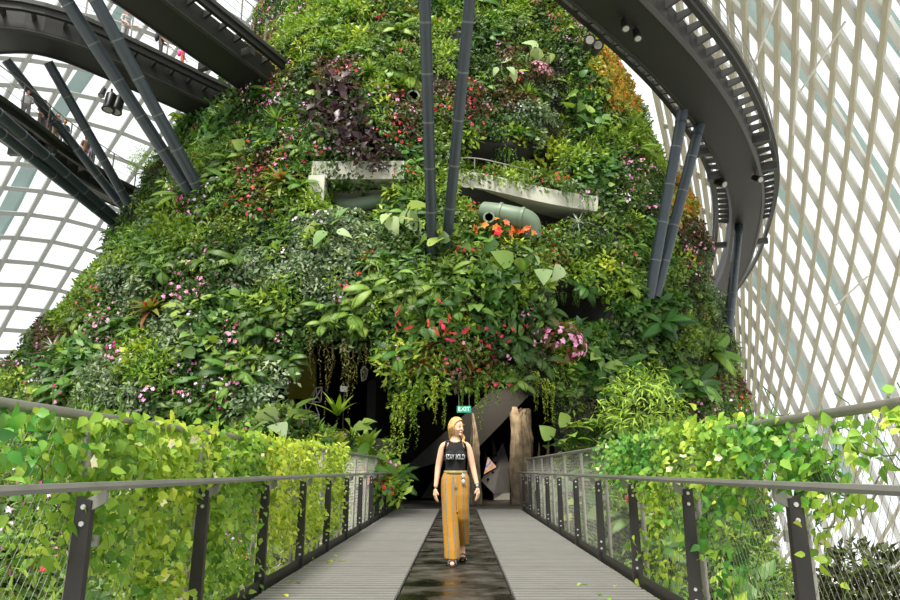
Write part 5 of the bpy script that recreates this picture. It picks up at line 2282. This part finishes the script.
def trouser_mat():
    m, nt, out = newmat('mustard striped cloth')
    b = N(nt, 'ShaderNodeBsdfPrincipled')
    b.inputs['Roughness'].default_value = .75
    nt.links.new(b.outputs[0], out.inputs[0])
    at = N(nt, 'ShaderNodeAttribute', attribute_name='stripe')
    r = N(nt, 'ShaderNodeValToRGB')
    r.color_ramp.interpolation = 'CONSTANT'
    e = r.color_ramp.elements
    y, w, k, g = srgb('#a97508'), srgb('#b5ad9a'), srgb('#232123'), srgb('#5f5e64')
    e[0].position, e[0].color = 0, y
    e[1].position, e[1].color = .70, k
    for p, c in [(.735, w), (.77, g), (.90, w), (.94, k), (.97, y)]:
        x = e.new(p)
        x.color = c
    fr_ = N(nt, 'ShaderNodeMath', operation='FRACT')
    nt.links.new(at.outputs['Fac'], fr_.inputs[0])
    nt.links.new(fr_.outputs[0], r.inputs[0])
    nt.links.new(r.outputs[0], b.inputs['Base Color'])
    return m


def build_woman():
    p0 = PZ(455.5, 566, 0)
    R = empty('person', (p0.x + .0, p0.y + .2, 0))
    tag(R, 'blond woman in black sleeveless top and mustard striped wide trousers walking on the bridge', 'person')
    V3 = Vector
    # torso and limbs
    J = [V3((0, .0, .95)), V3((0, .005, 1.08)), V3((0, 0, 1.24)), V3((0, .012, 1.37)), V3((0, .015, 1.43)), V3((.003, .0, 1.50)),      # 0-5 spine, neck
         V3((-.155, .015, 1.372)), V3((-.212, .035, 1.105)), V3((-.240, -.02, .858)),                                                    # 6-8 arm (viewer left)
         V3((.155, .015, 1.372)), V3((.212, .025, 1.115)), V3((.266, -.035, .875)),                                                      # 9-11 arm (viewer right)
         V3((-.085, 0, .90)), V3((-.055, -.09, .50)), V3((-.035, -.17, .10)),                                                            # 12-14 front leg
         V3((.085, 0, .90)), V3((.085, .0, .50)), V3((.085, .27, .17))]                                                               # 15-17 rear leg
    E = [(0, 1), (1, 2), (2, 3), (3, 4), (4, 5), (3, 6), (6, 7), (7, 8), (3, 9), (9, 10), (10, 11), (0, 12), (12, 13), (13, 14), (0, 15), (15, 16), (16, 17)]
    r = [(.145, .105), (.112, .085), (.135, .10), (.095, .075), (.052, .052), (.05, .05), (.052, .05), (.040, .040), (.026, .026), (.052, .05), (.040, .040), (.026, .026),
         (.085, .085), (.055, .055), (.036, .036), (.085, .085), (.055, .055), (.036, .036)]
    pcs = [skin_obj(J, E, r)]
    pcs += hand_pieces(J[8], (-.03, -.10, -1), (.35, -1, 0), .6, 1.12, (1, .2, 0))
    pcs += hand_pieces(J[11], (.05, -.12, -1), (-.35, -1, 0), .6, 1.12, (-1, .2, 0))
    # feet
    pcs.append(chain([J[14], V3((-.035, -.19, .055)), V3((-.037, -.27, .038)), V3((-.038, -.335, .03))], [.034, .036, .036, .022]))
    pcs.append(chain([J[17], V3((.085, .265, .10)), V3((.085, .20, .05)), V3((.085, .135, .03))], [.034, .034, .036, .022]))
    hd_, T = head_geo(V3((.012, -.028, 1.585)), math.radians(48), 1.0, math.radians(4))
    bust = [ball((sx * .066, -.088, 1.235), (.058, .05, .058), 16, 12) for sx in (-1, 1)]
    body = bake(pcs, .0065, 3, hd_ + bust)
    link('body', body, R, M['skin'])
    # eyes, brows, lips
    for sx in (-1, 1):
        vs, fs = ball((0, 0, 0), (.013, .006, .006), 10, 8)
        mb = MB()
        mb.add([T @ (v + V3((sx * .030, -.083, .012))) for v in vs], fs)
        mb.build('eye', M['eye'], R, True)
        mb = MB()
        mb.tube([T @ V3((sx * q, -.090 + .25 * abs(q - .03) ** 1.0, .034 - .06 * abs(q - .032))) for q in (.014, .026, .038, .048)], .003, 6)
        mb.build('eyebrow', M['hair'], R, True)
    vs, fs = ball((0, 0, 0), (.019, .008, .007), 12, 8)
    mb = MB()
    mb.add([T @ (v + V3((0, -.094, -.057))) for v in vs], fs)
    mb.build('lips', M['lip'], R, True)
    # top: high round neck, cut in at the shoulders
    arm = lambda c: abs(c.x) > .155 + max(0, 1.16 - c.z) * .0

    def top_t(c):
        if c.z < .99 or c.z > 1.425:
            return False
        if abs(c.x) > .150 - .0 * c.z:
            return False
        if c.z > 1.30 and abs(c.x) > .150 - (c.z - 1.30) * .28:
            return False
        if c.z > 1.385 and c.y < -.0 and (c.x / .075) ** 2 + ((c.z - 1.45) / .05) ** 2 < 1:
            return False
        # slanting slits that bare the skin on the chest sides
        if c.y < 0 and 1.275 < c.z < 1.40:
            lx = .126 - (c.z - 1.275) * .34
            if abs(abs(c.x) - lx) < .0075:
                return False
        return True
    top = region_shell(body, top_t, .008, 'tank_top')
    ot = link('tank_top', top, R, M['blackcloth'])
    # print on the chest
    tb = BVHTree.FromPolygons([v.co.copy() for v in top.vertices], [list(p.vertices) for p in top.polygons])
    lm = fontmesh('STAY BOLD', .062, 'lettering', .0, .0)
    wd = max(v.co.x for v in lm.vertices) - min(v.co.x for v in lm.vertices)
    for v in lm.vertices:
        x, z = v.co.x * .225 / wd, 1.225 + v.co.y * 1.35
        h = tb.ray_cast(V3((x, -.6, z)), V3((0, 1, 0)))
        y = h[0].y if h[0] is not None else -.12
        v.co = (x, y - .004, z)
    link('lettering', lm, ot, M['print'])
    # trousers
    rings_l = [(-.055, 0, 1.045, .085, .085), (-.070, 0, .98, .100, .105), (-.076, -.005, .90, .100, .118), (-.073, -.03, .78, .098, .113), (-.065, -.065, .62, .093, .106),
               (-.060, -.09, .48, .094, .104), (-.050, -.12, .32, .092, .108), (-.042, -.15, .18, .092, .115), (-.038, -.165, .075, .092, .118)]
    rings_r = [(.055, 0, 1.045, .085, .085), (.070, 0, .98, .100, .105), (.076, 0, .90, .100, .118), (.076, -.02, .78, .097, .11), (.076, -.02, .62, .088, .10),
               (.082, .01, .50, .088, .098), (.080, .10, .37, .084, .10), (.080, .19, .26, .082, .11), (.080, .25, .19, .080, .115)]
    hips = loft([(0, .0, 1.05, .128, .098), (0, .0, 1.0, .150, .110), (0, .005, .93, .166, .122), (0, .005, .86, .160, .12)])
    tr = bake([], .009, 6, [loft(rings_l), loft(rings_r), hips])
    ax = lambda z, rg: (np.interp(z, [q[2] for q in rg[::-1]], [q[0] for q in rg[::-1]]), np.interp(z, [q[2] for q in rg[::-1]], [q[1] for q in rg[::-1]]))
    st = []
    for v in tr.vertices:
        c = v.co
        rg = rings_l if c.x < (.012 if c.z < .8 else 0) else rings_r
        if c.z < .55:
            dl = (c.x - ax(c.z, rings_l)[0]) ** 2 + (c.y - ax(c.z, rings_l)[1]) ** 2
            dr = (c.x - ax(c.z, rings_r)[0]) ** 2 + (c.y - ax(c.z, rings_r)[1]) ** 2
            rg = rings_l if dl < dr else rings_r
        cx, cy = ax(c.z, rg)
        a = math.atan2(c.x - cx, -(c.y - cy))
        st.append(10 + a * 1.30 + (.32 if rg is rings_l else .60))
        # soft folds
        w = .004 * math.sin(a * 5 + c.z * 4) * min(1, max(0, (.95 - c.z) * 3))
        v.co += v.normal * w
    at_ = tr.attributes.new('stripe', 'FLOAT', 'POINT')
    at_.data.foreach_set('value', st)
    ob = link('wide_trousers', tr, R, trouser_mat())
    vs, fs = loft([(0, 0, 1.028, .134, .104), (0, 0, 1.066, .131, .101)], 32, False)
    mb = MB()
    mb.add(vs, fs)
    wb = mb.build('waistband', pmat('waistband', '#8f8352', .7, 0, .3, 40), ob, True)
    m_ = wb.modifiers.new('s', 'SOLIDIFY')
    m_.thickness = .008
    m_.offset = 1
    # sunglasses hanging on the waistband
    mb = MB()
    for k in (0, 1):
        c = V3((.092 + .003 * k, -.128 - .012 * k, 1.0 - .062 * k))
        vs, fs = ball((0, 0, 0), (.027, .005, .029), 16, 10)
        mb.add([c + v for v in vs], fs)
        if k == 0:
            mb.build('lens', M['shades'], None, True)
            gl = bpy.data.objects[-1] if False else [o for o in COL.objects if o.name.startswith('lens')][-1]
            gl.name = 'sunglasses'
            mb = MB()
        else:
            mb.build('lens', M['shades'], gl, True)
    gl.parent = R
    # watch / bracelets on the viewer's right wrist
    mb = MB()
    w, e_ = J[11], J[10]
    d = (w - e_).normalized()
    mb.tube([w - d * .035, w - d * .015], .034, 14)
    ob = mb.build('bracelet', M['black'], R, True)
    mb = MB()
    mb.box(w - d * .025 + V3((0, -.034, 0)), (.014, .005, .014))
    mb.build('watch_face', M['shades'], ob)
    # sandals
    for (a, hgt, tl) in ((V3((-.037, -.25, .010)), .012, 0.0), (V3((.085, .20, .022)), .012, .30)):
        vs, fs = [], []
        n = 20
        for zz in (-.010, .012):
            for i in range(n):
                th = 2 * PI * i / n
                x = .043 * math.cos(th) * (1 + .15 * -math.sin(th))
                y = .128 * math.sin(th)
                vs.append(a + Matrix.Rotation(-tl, 3, 'X') @ V3((x, y, zz)))
        for i in range(n):
            i2 = (i + 1) % n
            fs.append((i, i2, n + i2, n + i))
        fs += [tuple(range(n)), tuple(range(n, 2 * n))]
        mb = MB()
        mb.add(vs, fs)
        sd_ = mb.build('sandal', M['sole'], R)
        for yy, hh in ((-.05, .052), (.03, .072)):
            mb = MB()
            mb.tube([a + Matrix.Rotation(-tl, 3, 'X') @ V3((.044 * math.cos(t), yy, .006 + hh * math.sin(t))) for t in [PI * k / 10 for k in range(11)]], .007, 6)
            mb.build('strap', M['white'] if yy > 0 else M['sole'], sd_, True)
    # hair: cap from the head surface plus long locks falling over the viewer's right shoulder
    Ti = T.inverted()

    def hair_t(c):
        if c.z < 1.50:
            return False
        q = Ti @ c
        return q.z > np.interp(q.y, [-.1, -.06, -.035, -.005], [.088, .076, .03, -.13])
    hc = region_shell(body, hair_t, lambda c: .010 + .008 * max(0, min(1, (c.z - 1.55) / .1)), 'hair')
    oh = link('hair', hc, R, M['hair'])
    rr = random.Random(4)
    lk = []
    top_ = T.translation
    for k in range(30):
        # roots round the back and the sides of the head, falling to the viewer's right shoulder or down the back
        a = math.radians(-65 + 310 * k / 29 - 90)
        b = T @ V3((.070 * math.cos(a + PI), .075 * math.sin(a + PI) * -1 if False else .082 * math.sin(a + PI), .055 - .03 * abs(math.cos(a))))
        q = Ti @ b
        if q.y < -.03:
            continue
        side = b.x - top_.x
        if side > -.02:
            e = V3((.085 + .05 * rr.random(), -.055 - .03 * rr.random(), 1.36 + .05 * rr.random()))
            m1 = V3((b.x + .018, b.y - .005, 1.56))
            m2 = V3((.078 + .03 * rr.random(), -.030, 1.46))
        else:
            e = V3((b.x * .8 - .005, .075 + .02 * rr.random(), 1.40 + .05 * rr.random()))
            m1 = V3((b.x - .012, b.y + .008, 1.56))
            m2 = V3((b.x * .9 - .008, .065, 1.48))
        pts = catmull([b, m1, m2, e], 4)
        n_ = len(pts)
        pts = [p + V3((.006 * math.sin(i * .9 + k), .005 * math.cos(i * 1.1 + k), 0)) for i, p in enumerate(pts)]
        mb = MB()
        mb.tube(pts, [.020 * (1 - .6 * (i / (n_ - 1)) ** 2) for i in range(n_)], 8)
        lk.append((mb.v, mb.f))
    locks = bake([], .006, 2, [([V3(v) for v in vs], fs) for vs, fs in lk])
    link('long_hair', locks, R, M['hair'])
    return R


WOMAN = build_woman()


def visitor(label, loc, yaw, shirt, pants, hair='hairdark', skin='skin2', s=1.0, bag=None, armf=.12, longhair=False, dress=False):
    """a standing visitor, about 1.68 m tall"""
    R = empty('person', loc, yaw)
    R.scale = (s, s, s)
    tag(R, label, 'person')
    V3 = Vector
    J = [V3((0, 0, .95)), V3((0, 0, 1.10)), V3((0, 0, 1.27)), V3((0, .01, 1.38)), V3((0, .01, 1.44)), V3((0, -.005, 1.50)),
         V3((-.17, .01, 1.37)), V3((-.215, .02, 1.10)), V3((-.19, -armf, .90)), V3((.17, .01, 1.37)), V3((.215, .0, 1.10)), V3((.17, -armf * 1.8, .95)),
         V3((-.09, 0, .90)), V3((-.10, -.03, .49)), V3((-.11, .02, .08)), V3((.09, 0, .90)), V3((.10, -.02, .49)), V3((.11, .0, .08)), V3((-.12, -.13, .04)), V3((.12, -.15, .04))]
    E = [(0, 1), (1, 2), (2, 3), (3, 4), (4, 5), (3, 6), (6, 7), (7, 8), (3, 9), (9, 10), (10, 11), (0, 12), (12, 13), (13, 14), (0, 15), (15, 16), (16, 17), (14, 18), (17, 19)]
    r = [(.15, .11), (.13, .10), (.15, .11), (.10, .08), .052, .05, .055, .042, .03, .055, .042, .03, .088, .06, .042, .088, .06, .042, .03, .03]
    pcs = [skin_obj(J, E, r, 0, 1)]
    pcs += hand_pieces(J[8], (.05, -.3, -1), (.4, -1, 0), .5, 1.0, (1, .2, 0))
    pcs += hand_pieces(J[11], (-.05, -.4, -1), (-.4, -1, 0), .5, 1.0, (-1, .2, 0))
    hd_, T = head_geo(V3((0, -.03, 1.585)), 0)
    body = bake(pcs, .014, 2, hd_)
    link('body', body, R, M[skin])
    zc = 1.02 if not dress else .55
    sh = region_shell(body, lambda c: zc < c.z < 1.43 and not (c.z < 1.12 and abs(c.x) > .19 and not dress) and not (dress and c.z < 1.2 and abs(c.x) > .17), lambda c: .016 + (.03 * max(0, 1.0 - c.z) if dress else 0), 'shirt')
    link('dress' if dress else 'shirt', sh, R, shirt)
    pt = region_shell(body, lambda c: .10 < c.z < 1.04 and abs(c.x) < .205 and c.y > -.16 and not (abs(c.x) > .155 and c.z > .78), .012, 'trousers')
    link('trousers', pt, R, pants)
    Ti = T.inverted()

    def ht(c):
        if c.z < 1.50:
            return False
        q = Ti @ c
        return q.z > .055 or q.y > .0 or (longhair and q.y > -.03)
    link('hair', region_shell(body, ht, .016, 'hair'), R, M[hair])
    for sx in (-1, 1):
        fs_ = region_shell(body, lambda c: c.z < .115 and c.x * sx > 0, .008, 'shoe')
        link('shoe', fs_, R, M['flatpost'])
    if bag:
        vs, fs = ball((0, .19, 1.2), (.14, .10, .20), 16, 12)
        mb = MB()
        mb.add(vs, fs)
        bo = mb.build('backpack', bag, None, True)
        tag(bo, 'backpack worn by the ' + label, 'backpack') if False else None
        bo.parent = R
    return R


def cl(nm, c):
    return pmat(nm, c, .8, 0, .1, 10)


def on_walk(pts, px, gd, side):
    """point on a walkway deck whose picture column is px, near the edge facing the camera"""
    best = min(range(1, len(pts) - 1), key=lambda i: abs(proj(pts[i])[0] - px))
    t = (pts[best + 1] - pts[best - 1]).normalized()
    a = t.cross(Vector((0, 0, 1))).normalized()
    if a.dot(CLOC - pts[best]) < 0:
        a = -a
    return pts[best] + a * side + Vector((0, 0, gd + .05))


def faceyaw(dx, dy):
    return math.atan2(dx, -dy)


B_d, C_d = B_pts, C_pts
visitor('visitor in a light grey shirt on the upper left walkway, holding up both hands', on_walk(B_d, 106, .75, .75), 1.3, cl('light grey shirt', '#b9b6b4'), cl('grey dress cloth', '#a8a6a4'), 'hair', 'skin', 1.0, armf=.3)
visitor('visitor in a dark shirt with a dark backpack on the upper left walkway', on_walk(B_d, 151, .75, .8), 2.0, cl('charcoal shirt', '#4a4644'), cl('charcoal trousers', '#3c3a3a'), bag=cl('dark backpack', '#3a3a40'), armf=.25)
visitor('child in a bright pink jacket on the upper left walkway', on_walk(B_d, 171, .75, .8), 2.0, cl('pink jacket', '#ff4f8a'), cl('orange red trousers', '#c8583c'), s=.80, bag=cl('pink bag', '#ff6fa8'))
vv = [(5, 'visitor in a pale shirt at the left edge of the lower walkway', '#b8b8b4', '#8a8884', .9), (21, 'visitor in a blue grey shirt and grey trousers on the lower left walkway', '#5c6a80', '#6d6a68', 1.0),
      (29, 'small visitor with a dark top behind a taller one on the lower left walkway', '#2c2c34', '#7a5a5a', .85), (38, 'visitor in navy top and beige trousers on the lower left walkway', '#3a4460', '#a89a80', .95),
      (49, 'visitor in a black shirt on the lower left walkway beside the slim strut', '#222226', '#c0bcb8', .92), (72, 'visitor in a brown top far along the lower left walkway', '#7a5a4c', '#8a7a70', .9),
      (79, 'visitor in a light blue shirt farthest along the lower left walkway', '#5a80b0', '#6a6a70', .9)]
for px, lb, s_, p_, sc in vv:
    visitor(lb, on_walk(C_d, px, .5, .55), 1.0 + .5 * math.sin(px), cl('shirt cloth', s_), cl('trouser cloth', p_), s=sc, armf=.1 + .1 * abs(math.sin(px)))
# ------------------------------------------------------------------ daylight
w = bpy.data.worlds.new('overcast sky')
SC.world = w
w.use_nodes = True
nt = w.node_tree
for n in list(nt.nodes):
    nt.nodes.remove(n)
bg = N(nt, 'ShaderNodeBackground')
ow = N(nt, 'ShaderNodeOutputWorld')
bg.inputs[0].default_value = (.97, .985, 1, 1)
bg.inputs[1].default_value = 1.2
nt.links.new(bg.outputs[0], ow.inputs[0])
sd = bpy.data.lights.new('sun', 'SUN')
sd.energy = 5.2
sd.angle = math.radians(16)
sd.color = (1, .97, .9)
so = bpy.data.objects.new('sun', sd)
COL.objects.link(so)
so.rotation_euler = (math.radians(30), math.radians(-10), 0)
SC.view_settings.view_transform = 'Standard'
SC.view_settings.look = 'None'
SC.view_settings.exposure = .22
SC.view_settings.gamma = 1
SC.view_settings.use_curve_mapping = False
